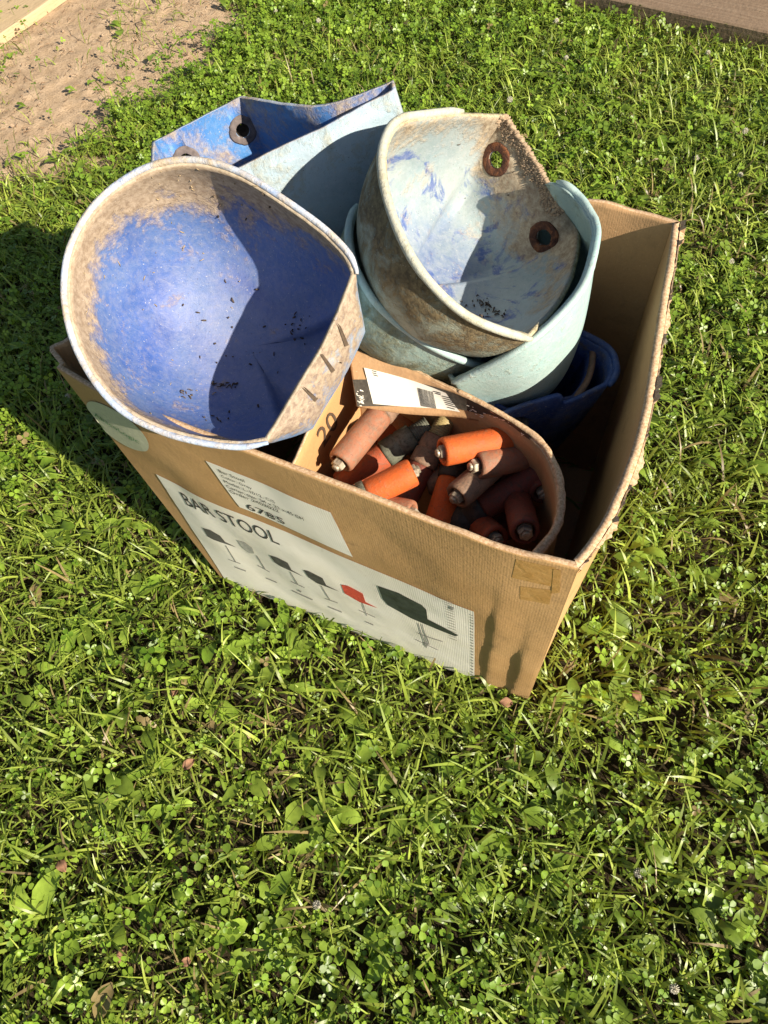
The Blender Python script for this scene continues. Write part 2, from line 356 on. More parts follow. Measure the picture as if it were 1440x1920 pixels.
def build_box():
    root = empty('cardboard_box', CENT, 'open brown cardboard carton holding plastic scoops, printed BAR STOOL on its front', 'box')
    cols = [(s, j/n) for s, n in enumerate(NS) for j in range(n)]
    N = len(cols); vs = [(k/NZ)**1.0 for k in range(NZ+1)]
    OUT = np.array([[wallP(s, u, v) for s, u in cols] for v in vs])
    tan = np.roll(OUT, -1, 1)-np.roll(OUT, 1, 1); tan[..., 2] = 0; tan /= np.linalg.norm(tan, axis=2, keepdims=True)
    nin = np.stack([-tan[..., 1], tan[..., 0], np.zeros(tan.shape[:2])], -1)
    th = np.array([TH*(1.5 if s == 1 else 1) for s, u in cols])[None, :, None]
    tear = np.array([(.0025*wave(u*24, 2, 6)+.0004*wave(u*120, 3, 6)) if s == 1 else 0 for s, u in cols])
    INN = OUT+nin*th; INN[0, :, 2] += tear*2
    off = np.cumsum([0]+NS)
    names = ['front_panel', 'side_panel', 'back_panel', 'side_panel']
    for s in range(4):
        idx = [(off[s]+j) % N for j in range(NS[s]+1)]
        nx = len(idx); V = []; UV = []
        for A in (OUT, INN):
            for k in range(NZ+1):
                for j, c in enumerate(idx): V.append(A[k, c]); UV.append((j/NS[s]*.6, vs[k]*.58))
        H = nx*(NZ+1); Fc = []; M = []
        q = lambda l, k, j: l*H+k*nx+j
        for k in range(NZ):
            for j in range(nx-1):
                Fc.append((q(0, k, j), q(0, k+1, j), q(0, k+1, j+1), q(0, k, j+1))); M.append(0)
                Fc.append((q(1, k, j), q(1, k, j+1), q(1, k+1, j+1), q(1, k+1, j))); M.append(1)
        for j in range(nx-1):
            Fc.append((q(0, 0, j), q(0, 0, j+1), q(1, 0, j+1), q(1, 0, j))); M.append(2)
        me = mesh(names[s], V, Fc); me.polygons.foreach_set('material_index', M)
        uv = me.uv_layers.new(name='UVMap')
        for lp in me.loops: uv.data[lp.index].uv = UV[lp.vertex_index]
        link(names[s], me, [CARD, CARD_IN, TORN], root)
    a = [B1, B2, B3, B4]
    mb = MB(); c = sum(a)/4
    lo = [p+(c-p)*.02+np.array([0, 0, .012]) for p in a]; hi = [p+np.array([0, 0, .006]) for p in lo]
    mb.add(lo+hi, [(0, 3, 2, 1), (4, 5, 6, 7), (0, 1, 5, 4), (1, 2, 6, 5), (2, 3, 7, 6), (3, 0, 4, 7)]); mb.build('bottom_panel', CARD_IN, root, False)
    return root
BOX = build_box()
def torn_right(root):
    mb = MB(); n = 420
    for s_, off0, hmx in ((1, .0015, .010),):
        V = []; ph = s_*3+off0*900
        for i in range(n+1):
            u = i/n; p = wallP(1, u, .0001); o = CX
            a = max(.0005, hmx*(.35+1.5*wave(u*14, ph, 2)+1.1*wave(u*52, ph, 3)+.6*wave(u*160, ph, 5)))
            q = p+o*off0*.3; e = p+o*(off0+a*.55)+np.array([0, 0, a*.55*(1 if wave(u*20, ph, 7) > 0 else -.5)]); f = p+o*(off0*.4)-np.array([0, 0, .010])
            V += [q, e, f]
        Fc = []
        for i in range(n): k = 3*i; Fc += [(k, k+3, k+4, k+1), (k+1, k+4, k+5, k+2)]
        mb.add(V, Fc)
    mb.build('torn_edge', TORN, root, False)
torn_right(BOX)
def px2wall(side, x, y, u=.5, v=.5):
    p = np.array([u, v])
    for _ in range(25):
        r = pr(wsm(side, p[0], p[1]))-np.array([x, y]); h = 1e-3
        J = np.array([(pr(wsm(side, p[0]+h, p[1]))-pr(wsm(side, p[0]-h, p[1])))/2/h, (pr(wsm(side, p[0], p[1]+h))-pr(wsm(side, p[0], p[1]-h)))/2/h]).T
        st = np.linalg.solve(J, r); p = p-np.clip(st, -.2, .2)
    return p
def wsm(side, u, v):   # smooth wall without crumple
    uu = min(1.0, max(0.0, u)); T = TOPS[side]; x = uu*(len(T)-1); i = min(int(x), len(T)-2); f = x-i; tp = T[i]*(1-f)+T[i+1]*f
    tp = tp+(TOPS[side][-1]-TOPS[side][0])*(u-uu)
    _, a, b = SIDES[side]; bp = a+(b-a)*u; return tp+(bp-tp)*v
def on_wall(uv, off, side=0):
    return wallP(side, min(1, max(0, uv[0])), min(1, max(1e-4, uv[1])))+[-CY, CX, CY, -CX][side]*off
def wall_sheet(name, quad, off, mat, n=(60, 40), parent=BOX, clipbottom=True, oval=False):
    C4 = [px2wall(0, x, y) for x, y in quad]; V = []; UV = []; Fc = []
    nx, ny = n
    if oval:
        c = sum(C4)/4; ax = (C4[1]+C4[2]-C4[0]-C4[3])/4; ay = (C4[2]+C4[3]-C4[0]-C4[1])/4
        nr = 10; V.append(on_wall(c, off)); UV.append(tuple(c))
        for r in range(1, nr+1):
            for k in range(48):
                q = 2*math.pi*k/48; uv = c+(ax*math.cos(q)+ay*math.sin(q))*r/nr; V.append(on_wall(uv, off)); UV.append(tuple(uv))
        for k in range(48): Fc.append((0, 1+k, 1+(k+1) % 48))
        for r in range(nr-1):
            for k in range(48): Fc.append((1+r*48+k, 1+(r+1)*48+k, 1+(r+1)*48+(k+1) % 48, 1+r*48+(k+1) % 48))
    else:
        for j in range(ny+1):
            for i in range(nx+1):
                a, b = i/nx, j/ny; uv = (C4[0]*(1-a)+C4[1]*a)*(1-b)+(C4[3]*(1-a)+C4[2]*a)*b
                V.append(on_wall(uv, off)); UV.append((uv[0]*.6, uv[1]*.58))
        for j in range(ny):
            for i in range(nx): a = j*(nx+1)+i; Fc.append((a, a+nx+1, a+nx+2, a+1))
    me = mesh(name, V, Fc); u = me.uv_layers.new(name='UVMap')
    for lp in me.loops: u.data[lp.index].uv = UV[lp.vertex_index]
    return link(name, me, mat, parent)
def wall_poly(mb, pts, off, sub=6):
    uv = [px2wall(0, x, y) for x, y in pts]; bm = bmesh.new()
    vs = [bm.verts.new((p[0], p[1], 0)) for p in uv]; bm.faces.new(vs)
    bmesh.ops.triangulate(bm, faces=bm.faces[:]); bmesh.ops.subdivide_edges(bm, edges=bm.edges[:], cuts=2, use_grid_fill=True)
    bm.verts.index_update()
    mb.add([on_wall((v.co.x, v.co.y), off) for v in bm.verts], [[v.index for v in f.verts] for f in bm.faces]); bm.free()
def text_mesh(s):
    cu = bpy.data.curves.new('t', 'FONT'); cu.body = s; cu.size = 1; cu.resolution_u = 3
    o = bpy.data.objects.new('t', cu); COL.objects.link(o); bpy.context.view_layer.update()
    me = bpy.data.meshes.new_from_object(o.evaluated_get(bpy.context.evaluated_depsgraph_get()))
    V = np.array([v.co[:] for v in me.vertices]); Fc = [tuple(p.vertices) for p in me.polygons]
    bpy.data.objects.remove(o); bpy.data.curves.remove(cu); bpy.data.meshes.remove(me)
    V = V[:, :2]; lo = V.min(0); hi = V.max(0); return (V-lo)/(hi-lo), Fc, (hi-lo)
def wall_text(mb, s, tl, tr, bl, off):
    """tl,tr,bl pixel corners of the text's box"""
    V, Fc, _ = text_mesh(s); a = px2wall(0, *tl); b = px2wall(0, *tr); c = px2wall(0, *bl)
    mb.add([on_wall(a+(b-a)*x+(c-a)*(1-y), off) for x, y in V], Fc)
SH = wall_sheet('printed_label', [(293, 888), (890, 1143), (890, 1274), (424, 1088)], .0012, PAPER, (150, 50)); SH['label'] = 'large white printed label with chair drawings'
S2 = wall_sheet('printed_label', [(387, 862), (622, 957), (664, 1040), (451, 948)], .0012, PAPER, (60, 20)); S2['label'] = 'small white label with carton details'
S3 = wall_sheet('sticker', [(163, 733), (283, 806), (278, 862), (158, 790)], .0012, m_flat('pale_sticker', (.52, .52, .38), .5, .08), oval=True); S3['label'] = 'oval pale sticker'
mb = MB(); wall_text(mb, 'BAR STOOL', (337, 920), (518, 996), (353, 944), .002)
mb.build('lettering', INK, SH, False, fix=False)
mb = MB()
L0 = np.array([(410, 877), (415, 887), (420, 896), (425, 905), (431, 914), (443, 931)])
for i, (s, ln) in enumerate((('Bar Stool', 52), ('Color: Grey', 62), ('Model: L-1012, C/S', 104), ('Carton size: 54 x 23 x 45 CM', 158), ('Order 2403022', 100))):
    mb = MB(); p = L0[i]; d = np.array([.925, .38]); wall_text(mb, s, p, p+d*ln, p+np.array([3.6, 6.2]), .002); mb.build('lettering', INK, S2, False, fix=False)
mb = MB(); wall_text(mb, '6785', (461, 940), (533, 969), (467, 952), .002); mb.build('lettering', INK, S2, False, fix=False)
mb = MB(); wall_text(mb, 'AbacoLogic', (176, 770), (262, 822), (180, 780), .002); mb.build('lettering', INKGR, S3, False, fix=False)
big = [(710, 1094), (720, 1119), (730, 1130), (775, 1155), (822, 1176), (855, 1190), (861, 1188), (830, 1170), (804, 1156), (801, 1140), (792, 1130), (750, 1107)]
red = [(642, 1092), (649, 1107), (677, 1123), (711, 1135), (688, 1123), (682, 1109), (655, 1095)]
ch2 = [(572, 1064), (581, 1078), (597, 1089), (640, 1104), (614, 1092), (607, 1079), (582, 1066)]
ch1 = [(382, 986), (392, 1002), (403, 1008), (445, 1025), (424, 1013), (415, 1001), (397, 990)]
ch3 = [(508, 1037), (517, 1051), (528, 1058), (572, 1077), (549, 1064), (542, 1050), (524, 1041)]
fnt = [(446, 1010), (455, 1025), (468, 1036), (478, 1036), (474, 1024), (462, 1014)]
for pts, m_ in ((big, m_flat('dark_green_ink', (.035, .045, .038), .6, .4, 60)), (red, INKR), (ch2, m_flat('charcoal_ink', (.075, .07, .068), .6, .4, 90)), (ch1, m_flat('charcoal_print', (.10, .095, .09), .6, .4, 90)), (ch3, m_flat('charcoal_print_b', (.085, .08, .078), .6, .4, 90)), (fnt, INKL)):
    mb = MB(); wall_poly(mb, pts, .002); mb.build('chair_drawing', m_, SH, False, fix=False)
mb = MB()
def line(p, q, w=.6):
    p = np.array(p, float); q = np.array(q, float); d = q-p; n = np.array([-d[1], d[0]])/np.linalg.norm(d)*w
    wall_poly(mb, [p-n, q-n, q+n, p+n], .0019)
for a, b, w_ in (((425, 1020), (444, 1052), .7), ((430, 1046), (452, 1055), .6), ((482, 1040), (498, 1068), .8), ((484, 1060), (506, 1072), .7), ((546, 1068), (560, 1092), .8), ((548, 1088), (573, 1098), .7),
                 ((604, 1093), (621, 1120), .7), ((612, 1118), (636, 1126), .6), ((681, 1122), (690, 1150), .8), ((676, 1140), (706, 1153), .6), ((786, 1164), (801, 1212), 1.0), ((793, 1166), (806, 1206), 1.0), ((785, 1183), (832, 1200), .6), ((780, 1196), (822, 1216), .6), ((560, 1104), (566, 1107), 1.6), ((797, 1204), (803, 1208), 3),
                 ((442, 1061), (462, 1069), .9), ((500, 1084), (520, 1092), .9), ((549, 1106), (588, 1121), 1.0), ((618, 1134), (643, 1144), 1.0), ((688, 1162), (702, 1168), 1.0)):
    mb = MB(); line(a, b, w_); mb.build('printed_line', INKG, SH, False, fix=False)
mb = MB()
for k in range(22):
    y = 1150+k*5.4; line((885, y), (888, y+1.2), 1.0)
for k in range(16): line((836+k*.55, 1118+k*5.0), (851+k*.5, 1123.5+k*5.0), .35)
line((846, 1135), (852, 1137), 3.5)
mb.build('fine_print', INKG, SH, False, fix=False)
T1 = wall_sheet('tape', [(968, 1048), (1042, 1064), (1038, 1100), (960, 1082)], .0003, TAPE, (60, 40))
T2 = wall_sheet('tape', [(976, 1098), (1036, 1106), (1030, 1133), (976, 1122)], .0003, TAPE, (60, 40))
T3_ = wall_sheet('tape', [(1038, 1066), (1052, 1068), (1050, 1110), (1034, 1112)], .0006, TAPE, (30, 40))

# ------------------------------------------------------------------ scoops (plastic elevator buckets)
def rimcurve(pts, p0, N, n=220):
    segs = []; cur = []
    P = [hit(q[0], q[1], p0+N*(q[2] if len(q) > 2 else 0), N) for q in pts]
    cor = [i for i, q in enumerate(pts) if len(q) > 3]
    if not cor:
        k = len(P); Q = P[-3:]+P+P[:3]; C_ = catmull(Q, n*3); a = np.argmin(np.linalg.norm(C_-P[0], axis=1)*1.0)
        # closed smooth curve
        out = []; m = len(P)
        for i in range(m):
            a, b, c, d = P[i-1], P[i], P[(i+1) % m], P[(i+2) % m]
            for f in np.linspace(0, 1, 16, endpoint=False): out.append(.5*((2*b)+(-a+c)*f+(2*a-5*b+4*c-d)*f*f+(-a+3*b-3*c+d)*f**3))
        out = np.array(out)
    else:
        out = []; m = len(P)
        for a, b in zip(cor, cor[1:]+[cor[0]+m]):
            seg = [P[i % m] for i in range(a, b+1)]; out += list(catmull(seg, 16*(b-a)+1)[:-1])
        out = np.array(out)
    d = np.linalg.norm(np.roll(out, -1, 0)-out, axis=1); cum = np.concatenate([[0], np.cumsum(d)]); out = np.vstack([out, out[:1]])
    t = np.linspace(0, cum[-1], n, endpoint=False)
    return np.stack([np.interp(t, cum, out[:, k]) for k in range(3)], 1)
def nearest(R, px):
    return int(np.argmin([np.hypot(*(pr(p)-np.array(px[:2]))) for p in R]))
def scoop(label, anchor, dist, N, rim, bottom, h, mats, plate=None, nexp=2.2, nplate=5, lean=0, th=.005, rolled=None, rollr=.0065, rollmat=None, mudf=None, M=44, name='plastic_scoop', group='plastic scoops piled in the cardboard box', rough_edge=.0012):
    p0 = CC+ray(*anchor)/np.linalg.norm(ray(*anchor))*dist if dist < 5 else None
    R = rimcurve(rim, p0, N); n = len(R)
    Bt = hit(bottom[0], bottom[1], p0, N)-N*h
    pm = np.zeros(n)
    if plate:
        i0, i1 = nearest(R, plate[0]), nearest(R, plate[1])
        # plate runs from i0 to i1 in index order
        L = (i1-i0) % n
        for k in range(n):
            j = (k-i0) % n
            if j <= L: pm[k] = min(1, min(j, L-j)/8+.0)
            else: pm[k] = 0
        mid = (R[i0]+R[i1])/2; outd = mid-Bt; outd -= N*(outd@N); ch = unit(R[i1]-R[i0]); outd -= ch*(outd@ch); outd = unit(outd)
    V = []; S = []; MU = []
    for m in range(M+1):
        s = m/M; a = s*math.pi/2
        for k in range(n):
            r = R[k]-Bt; hh = r@N; pp = r-N*hh; ne = nexp*(1-pm[k])+nplate*pm[k]
            g = math.cos(a)**(2/ne); kk = 1-math.sin(a)**(2/ne)
            q = Bt+pp*g+N*hh*kk
            if plate and lean: dd = 1-kk; q = q+outd*lean*pm[k]*math.sin(math.pi*min(1, dd*1.15))**.8
            if m == 0: q = q+N*rough_edge*wave(k*.31, 1, 2)
            V.append(q); S.append(s); MU.append(mudf(s, k/n, pr(q)) if mudf else 0)
    Fc = []
    for m in range(M):
        for k in range(n):
            k2 = (k+1) % n
            if m < M-1: Fc.append((m*n+k, (m+1)*n+k, (m+1)*n+k2, m*n+k2))
            else: Fc.append((m*n+k, M*n, m*n+k2))
    V = V[:M*n+1]; S = S[:M*n+1]; MU = MU[:M*n+1]
    me = mesh(name, V, Fc)
    for nm, dat in (('s', S), ('mud', MU)):
        a = me.attributes.new(nm, 'FLOAT', 'POINT'); a.data.foreach_set('value', np.array(dat, np.float32))
    root = empty(name, Bt, label, 'scoop', group)
    fixn(me)
    # make sure the normals point outwards
    cen = (R.mean(0)+Bt)/2
    if sum((float(np.array(p.normal)@(np.array(p.center)-cen))) for p in list(me.polygons)[::37]) < 0: me.flip_normals()
    o = link('shell', me, mats, root)
    sd = o.modifiers.new('s', 'SOLIDIFY'); sd.thickness = th; sd.offset = -1; sd.use_even_offset = False; sd.material_offset = 1; sd.material_offset_rim = 2
    bake(o); o.data.shade_smooth()
    info = dict(root=root, shell=o, R=R, N=N, Bt=Bt, p0=p0)
    if rolled:
        i0, i1 = nearest(R, rolled[0]), nearest(R, rolled[1]); L = (i1-i0) % n
        P = [R[(i0+j) % n] for j in range(L+1)]; c = R.mean(0)
        P = [p+unit(p-c-N*((p-c)@N))*rollr*.35 for p in P]
        rr = [rollr*min(1, .55+j/10, .55+(L-j)/10)*(1+.06*wave(j*.3, 5, 1)) for j in range(L+1)]
        Vt, Ft = tube_mesh(P, rr, 10, True, .02); mr = mesh('rim', Vt, Ft); fixn(mr)
        a = mr.attributes.new('mud', 'FLOAT', 'POINT'); a.data.foreach_set('value', np.array([(mudf(0, 0, pr(v))*.35 if mudf else 0) for v in Vt], np.float32))
        link('rim', mr, rollmat or mats[2], root)
    return info
def bvh(o):
    me = o.data; M_ = o.matrix_world; bpy.context.view_layer.update(); M_ = o.matrix_world
    return BVHTree.FromPolygons([tuple(M_ @ v.co) for v in me.vertices], [tuple(p.vertices) for p in me.polygons])
def cast(tree, x, y):
    r = tree.ray_cast(Vector(CC), Vector(unit(ray(x, y)))); return (np.array(r[0]), np.array(r[1])) if r[0] else (None, None)
def bore(o, pts):
    """cut round holes: pts = (centre, axis, radius)"""
    cs = []
    for c, ax, r in pts:
        Vt, Ft = tube_mesh([c-ax*.03, c+ax*.03], r, 24); me = mesh('cut', Vt, Ft); fixn(me); co = bpy.data.objects.new('cut', me); COL.objects.link(co); cs.append(co)
        b = o.modifiers.new('b', 'BOOLEAN'); b.operation = 'DIFFERENCE'; b.object = co; b.solver = 'EXACT'
    bake(o); o.data.shade_smooth()
    for co in cs: me = co.data; bpy.data.objects.remove(co); bpy.data.meshes.remove(me)
def washer(root, c, n, r0, r1, mat=RUST, t=.0009, name='washer'):
    a = unit(np.cross(n, [.3, .2, .9])); b = np.cross(n, a); mb = MB(); K = 36; V = []; Fc = []
    prof = [(r0, -.004), (r0, t*.6), (r0*1.08, t), (r1*.90, t*.9), (r1, t*.1), (r1, -.001)]
    for j in range(K):
        q = 2*math.pi*j/K; jit = 1+.16*wave(j*.35, r1*900, 1)+.02*random.uniform(-1, 1)
        for r, z in prof: V.append(c+(a*math.cos(q)+b*math.sin(q))*r*jit+n*z)
    m = len(prof)
    for j in range(K):
        for i in range(m-1): Fc.append((j*m+i, j*m+i+1, ((j+1) % K)*m+i+1, ((j+1) % K)*m+i))
    mb.add(V, Fc); return mb.build(name, mat, root)

# --- C : blue scoop at the back
Nc = camdir(-.33, .55, .77)
def mudC(s, k, p): return .28*max(0, 1-s*3)
C_ = scoop('bright blue scoop leaning at the back with its round bolt holes showing', (455, 250), 1.02, Nc,
           [(285, 266, 0, 1), (452, 179, 0, 1), (485, 184), (540, 193), (600, 196), (660, 180), (738, 150, 0, 1), (742, 168, 0, 1), (680, 200), (600, 243), (520, 280), (430, 326), (350, 372), (310, 385, 0, 1), (285, 330), (283, 290)],
           (520, 250), .21, [P_BLUEMINT, P_BLUE_CLEAN, P_RIM_BLUE], plate=((285, 266), (452, 179)), nexp=3.0, nplate=6, mudf=mudC, rough_edge=.0008)
# --- B2 : large mint scoop, right
N2 = camdir(-.28, .30, .90)
B2_ = scoop('large pale mint scoop with its broad clean outside facing the sunny corner', (950, 520), .893, N2,
            [(1045, 343), (1085, 370), (1113, 412, 0, 1), (1117, 445, .008), (1094, 530, .028), (1038, 600, .030), (962, 660, .018), (850, 716, -.03, 1), (810, 660, -.08), (780, 560, -.13), (830, 450, -.15), (910, 395, -.12), (990, 352, -.07)],
            (985, 600), .19, [P_MINT, P_MINT_DIRTY, P_MINT], plate=((850, 716), (990, 352)), nexp=2.1, nplate=4, rolled=((1045, 343), (850, 716)), rollr=.0045, rollmat=P_MINT)
# --- B3 : mint scoop nested below the beige one
Nb = camdir(.52, .32, .79)
rimB = [(950, 214, 0, 1), (1010, 305), (1062, 396, 0, 1), (1088, 440), (1078, 510), (1050, 570), (994, 634, 0, 1), (935, 616), (880, 592), (830, 552), (780, 492), (742, 415), (719, 330), (722, 268), (748, 228), (800, 217), (870, 211)]
def muB3(s, k, p): return .15*(1-s)+.35*max(0, 1-abs(p[0]-740)/120)*s
B3_ = scoop('dirty mint scoop nested just under the beige one', (880, 480), .965, Nb,
            [(960, 420, -.08, 1), (1010, 470, -.08), (1020, 540, -.07), (990, 620, -.03), (917, 688, 0, 1), (860, 671), (800, 642), (740, 600), (698, 556), (666, 495), (655, 435), (672, 385, -.02), (715, 350, -.06), (790, 350, -.09), (880, 380, -.09)],
            (855, 535), .14, [P_MINT_DIRTY, P_MINT_DIRTY, P_MINT], plate=((960, 420), (917, 688)), nexp=2.3, nplate=5, mudf=muB3, rolled=((917, 688), (672, 385)), rollr=.0045, rollmat=P_MINT)
# --- B : beige muddy scoop on top
def muB(s, k, p):
    x, y = p; e = max(0, 1-abs((x-950)*.85-(y-214)*.53)/60)
    return .7*e*(1 if s < .4 else 0)+.30*max(0, 1-s*3.2)+.35*max(0, 1-np.hypot(x-930, y-300)/60)+.35*max(0, 1-np.hypot(x-1020, y-446)/90)+.12*max(0, 1-abs((x-950)*.85-(y-214)*.53)/170)
B_ = scoop('beige mud-caked scoop on top of the nested pair, rusty washers inside', (900, 430), .84, Nb, rimB,
           (872, 405), .135, [P_MUDDY, P_BEIGE_IN, P_RIM_TAN], plate=((950, 214), (1088, 440)), nexp=2.3, nplate=6, mudf=muB, rolled=((994, 634), (870, 211)), rollr=.0048, rollmat=P_RIM_TAN)
# --- A : big blue scoop at front left
Na = camdir(-.06, -.02, .99)
def muA(s, k, p):
    x, y = p; top = max(0, 1-(y-300)/190.); lf = max(0, 1-(x-125)/70.)
    return .70*math.exp(-s*8.0)+.55*top*(1-s*.6)+.35*lf*(1-s)-.10
A_ = scoop('big blue scoop tipped over the front corner of the box, dusty inside', (400, 590), .785, Na,
           [(502, 828, 0, 1), (560, 728), (612, 640), (668, 512, 0, 1), (650, 474), (600, 425), (520, 368), (450, 326), (380, 304), (310, 306), (245, 332), (180, 385), (135, 460), (122, 540), (135, 625), (170, 700), (225, 765), (300, 806), (380, 828), (450, 836)],
           (395, 590), .165, [P_BLUE_OUT, P_BLUE_IN, P_RIM_BLUE], plate=((502, 828), (668, 512)), nexp=2.25, nplate=4.5, lean=.020, mudf=muA, rolled=((668, 512), (502, 828)), rollr=.0036, rollmat=P_RIM_BLUE)
# --- D : dark blue scoop low in the corner, E inside it
Nd = unit((.10, -.22, .95)); pD = up(1060, 700, .47)
D_ = scoop('dark blue scoop standing low in the shaded corner of the box', (1060, 700), float(np.linalg.norm(pD-CC)), Nd,
           [(925, 790, 0, 1), (975, 766, .004), (1047, 744, .012, 1), (1064, 757, 0), (1140, 723, 0, 1), (1150, 706), (1153, 688), (1142, 658), (1104, 634), (1040, 610), (960, 620), (905, 690), (895, 760)],
           (1020, 690), .26, [P_DARKBLUE, P_DARKBLUE, P_DARKBLUE], plate=((925, 790), (1140, 723)), nexp=3.5, nplate=9, lean=-.0, th=.006, rolled=((1140, 723), (895, 760)), rollr=.005)
pE = up(1060, 700, .455)
E_ = scoop('worn scoop nested inside the dark blue one, only its rim showing', (1060, 700), float(np.linalg.norm(pE-CC)), Nd,
           [(950, 770, 0, 1), (1076, 746, 0, 1), (1098, 715), (1108, 680), (1106, 650), (1080, 636), (1020, 630), (960, 650), (925, 700), (925, 750)],
           (1010, 700), .20, [P_DARKBLUE, P_DARKBLUE, P_DARKBLUE], plate=((950, 770), (1076, 746)), nexp=3.0, nplate=6, th=.004, rolled=((1076, 746), (1080, 636)), rollr=.0045, rollmat=R_BROWN)

# bolt holes with rusty washers in B and C
for S_, pts, r0, r1, mt in ((B_, [(930, 300), (1020, 446)], .0105, .0205, RUST), (C_, [(455, 245), (350, 301)], .0095, .019, m_flat('stained_collar', (.16, .13, .12), .8, .4, 120))):
    tr = bvh(S_['shell']); cut = []
    for x, y in pts:
        c, n_ = cast(tr, x, y)
        if c is None: continue
        if n_@(CC-c) < 0: n_ = -n_
        cut.append((c, n_, r0)); washer(S_['root'], c+n_*.0008, n_, r0, r1, mt)
    if cut: bore(S_['shell'], cut)
    if S_ is C_:
        for c, n_, r in cut:
            mb = MB(); prof_lathe(mb, c, n_, [(r*1.25, -.001), (r*1.02, -.0002), (r*.97, -.004), (r*.92, -.022), (.0004, -.022)], 28); mb.build('blackout_cup', R_BLACK, S_['root'])  # black cup added behind each hole so that it looks dark
# mud caked on B's plate edge
mb = MB(); R = B_['R']; i0, i1 = nearest(R, (950, 214)), nearest(R, (1062, 396)); trB = bvh(B_['shell'])
n = len(R); L = (i1-i0) % n
for k in range(1100):
    a = random.random(); wdt = random.random()**1.6*34*(.6+.4*math.sin(a*9)**2); fi = a*L; b0 = int(fi); base = pr(R[(i0+b0) % n])*(1-fi+b0)+pr(R[(i0+b0+1) % n])*(fi-b0); x, y = base[0]-wdt*.85-random.uniform(1, 6), base[1]+wdt*.5+random.uniform(-3, 3)
    c, n_ = cast(trB, x, y)
    if c is None: continue
    r = random.uniform(.0007, .0032)*(1-.5*wdt/34); ico = []
    bm = bmesh.new(); bmesh.ops.create_icosphere(bm, subdivisions=1, radius=r)
    V = [c+np.array(v.co)*np.array([1.3, .9, .6])*random.uniform(.6, 1.4) for v in bm.verts]; bm.verts.index_update()
    mb.add(V, [[v.index for v in f.verts] for f in bm.faces]); bm.free()
mb.build('caked_mud', m_flat('dry_mud', (.36, .26, .165), .95, .3, 220), B_['root'])
# debris heaps (dark crud) inside scoops: short straws and crumbs
def debris(root, shell, spots, mat, name='debris', rr=(.0006, .0016)):
    tr = bvh(shell); mb = MB()
    for cx, cy, sx, sy, cnt in spots:
        for k in range(int(cnt*.36)):
            x, y = random.gauss(cx, sx), random.gauss(cy, sy); c, n_ = cast(tr, x, y)
            if c is None or n_@(unit(CC-c)) < -.99: continue
            if n_@(CC-c) < 0: n_ = -n_
            d = unit(np.cross(n_, rng.normal(size=3))); l = random.uniform(.002, .008)*random.uniform(.08, .6); r = random.uniform(*rr)*.7
            V, Fc = tube_mesh([c-d*l+n_*r, c+n_*r*random.uniform(1, 4), c+d*l+n_*r], [r, r*1.3, r*.6], 4); mb.add(V, Fc)
    o = mb.build(name, mat, root); o['kind'] = 'stuff'; return o
CRUD = m_flat('dark_crumbs', (.09, .065, .045), .95, .4); STRAW = m_flat('straw_bits', (.40, .30, .17), .8, .4)
debris(A_['root'], A_['shell'], [(420, 722, 16, 5, 46), (350, 738, 8, 6, 26), (560, 612, 12, 12, 40), (400, 785, 22, 6, 22), (470, 640, 70, 60, 60), (450, 385, 35, 18, 18)], CRUD)
debris(A_['root'], A_['shell'], [(400, 340, 70, 14, 40), (300, 360, 60, 30, 26), (300, 520, 110, 110, 60), (300, 740, 60, 30, 26), (465, 380, 8, 12, 8)], STRAW, rr=(.0004, .0009))
debris(B_['root'], B_['shell'], [(905, 575, 13, 9, 90), (930, 590, 10, 5, 25), (880, 330, 60, 60, 16)], CRUD)

# flat dark slivers on A's plate back: cast shadows painted as colour
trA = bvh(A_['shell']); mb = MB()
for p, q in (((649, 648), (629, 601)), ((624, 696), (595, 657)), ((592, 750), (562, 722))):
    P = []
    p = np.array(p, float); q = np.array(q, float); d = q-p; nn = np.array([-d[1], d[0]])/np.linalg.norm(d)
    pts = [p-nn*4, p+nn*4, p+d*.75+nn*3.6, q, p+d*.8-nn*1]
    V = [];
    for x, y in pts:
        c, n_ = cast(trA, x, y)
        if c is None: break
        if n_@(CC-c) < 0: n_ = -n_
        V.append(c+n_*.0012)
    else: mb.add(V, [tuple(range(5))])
if mb.V: mb.build('painted_shadow', m_flat('painted_shadow_brown', (.10, .07, .045), .95), A_['root'], False)

# ------------------------------------------------------------------ inner box (cut down carton with a curved wall)
IB = empty('small_carton', up(800, 850, .3), 'small cut-down orange-brown carton inside the box holding orange rollers, marked 20', 'box')
ZI = .53
def ruled(name, top, bot, mats, n=60, m=12, th=.004, parent=IB, crumple=.002, edge=None):
    Tt = catmull(top, n+1); Bb = catmull(bot, n+1); V = []; Fc = []; UV = []
    for j in range(m+1):
        for i in range(n+1):
            a = j/m; p = Tt[i]*(1-a)+Bb[i]*a
            nrm = unit(np.cross(Tt[min(i+1, n)]-Tt[max(i-1, 0)], Bb[i]-Tt[i]+1e-9))
            p = p+nrm*crumple*2*(wave(i/n*9, a*3, 1)*(1 if j else .8)) + np.array([0, 0, (.0025*wave(i*.9, 3, 3) if j == 0 else 0)])
            V.append(p); UV.append((i/n*.4, a*.3))
    for j in range(m):
        for i in range(n): a = j*(n+1)+i; Fc.append((a, a+n+1, a+n+2, a+1))
    me = mesh(name, V, Fc); u = me.uv_layers.new(name='UVMap')
    for lp in me.loops: u.data[lp.index].uv = UV[lp.vertex_index]
    o = link(name, me, mats, parent); sd = o.modifiers.new('s', 'SOLIDIFY'); sd.thickness = th; sd.offset = 0
    if len(mats) > 1: sd.material_offset_rim = 1
    bake(o); o.data.shade_smooth(); return o, V, (n, m)
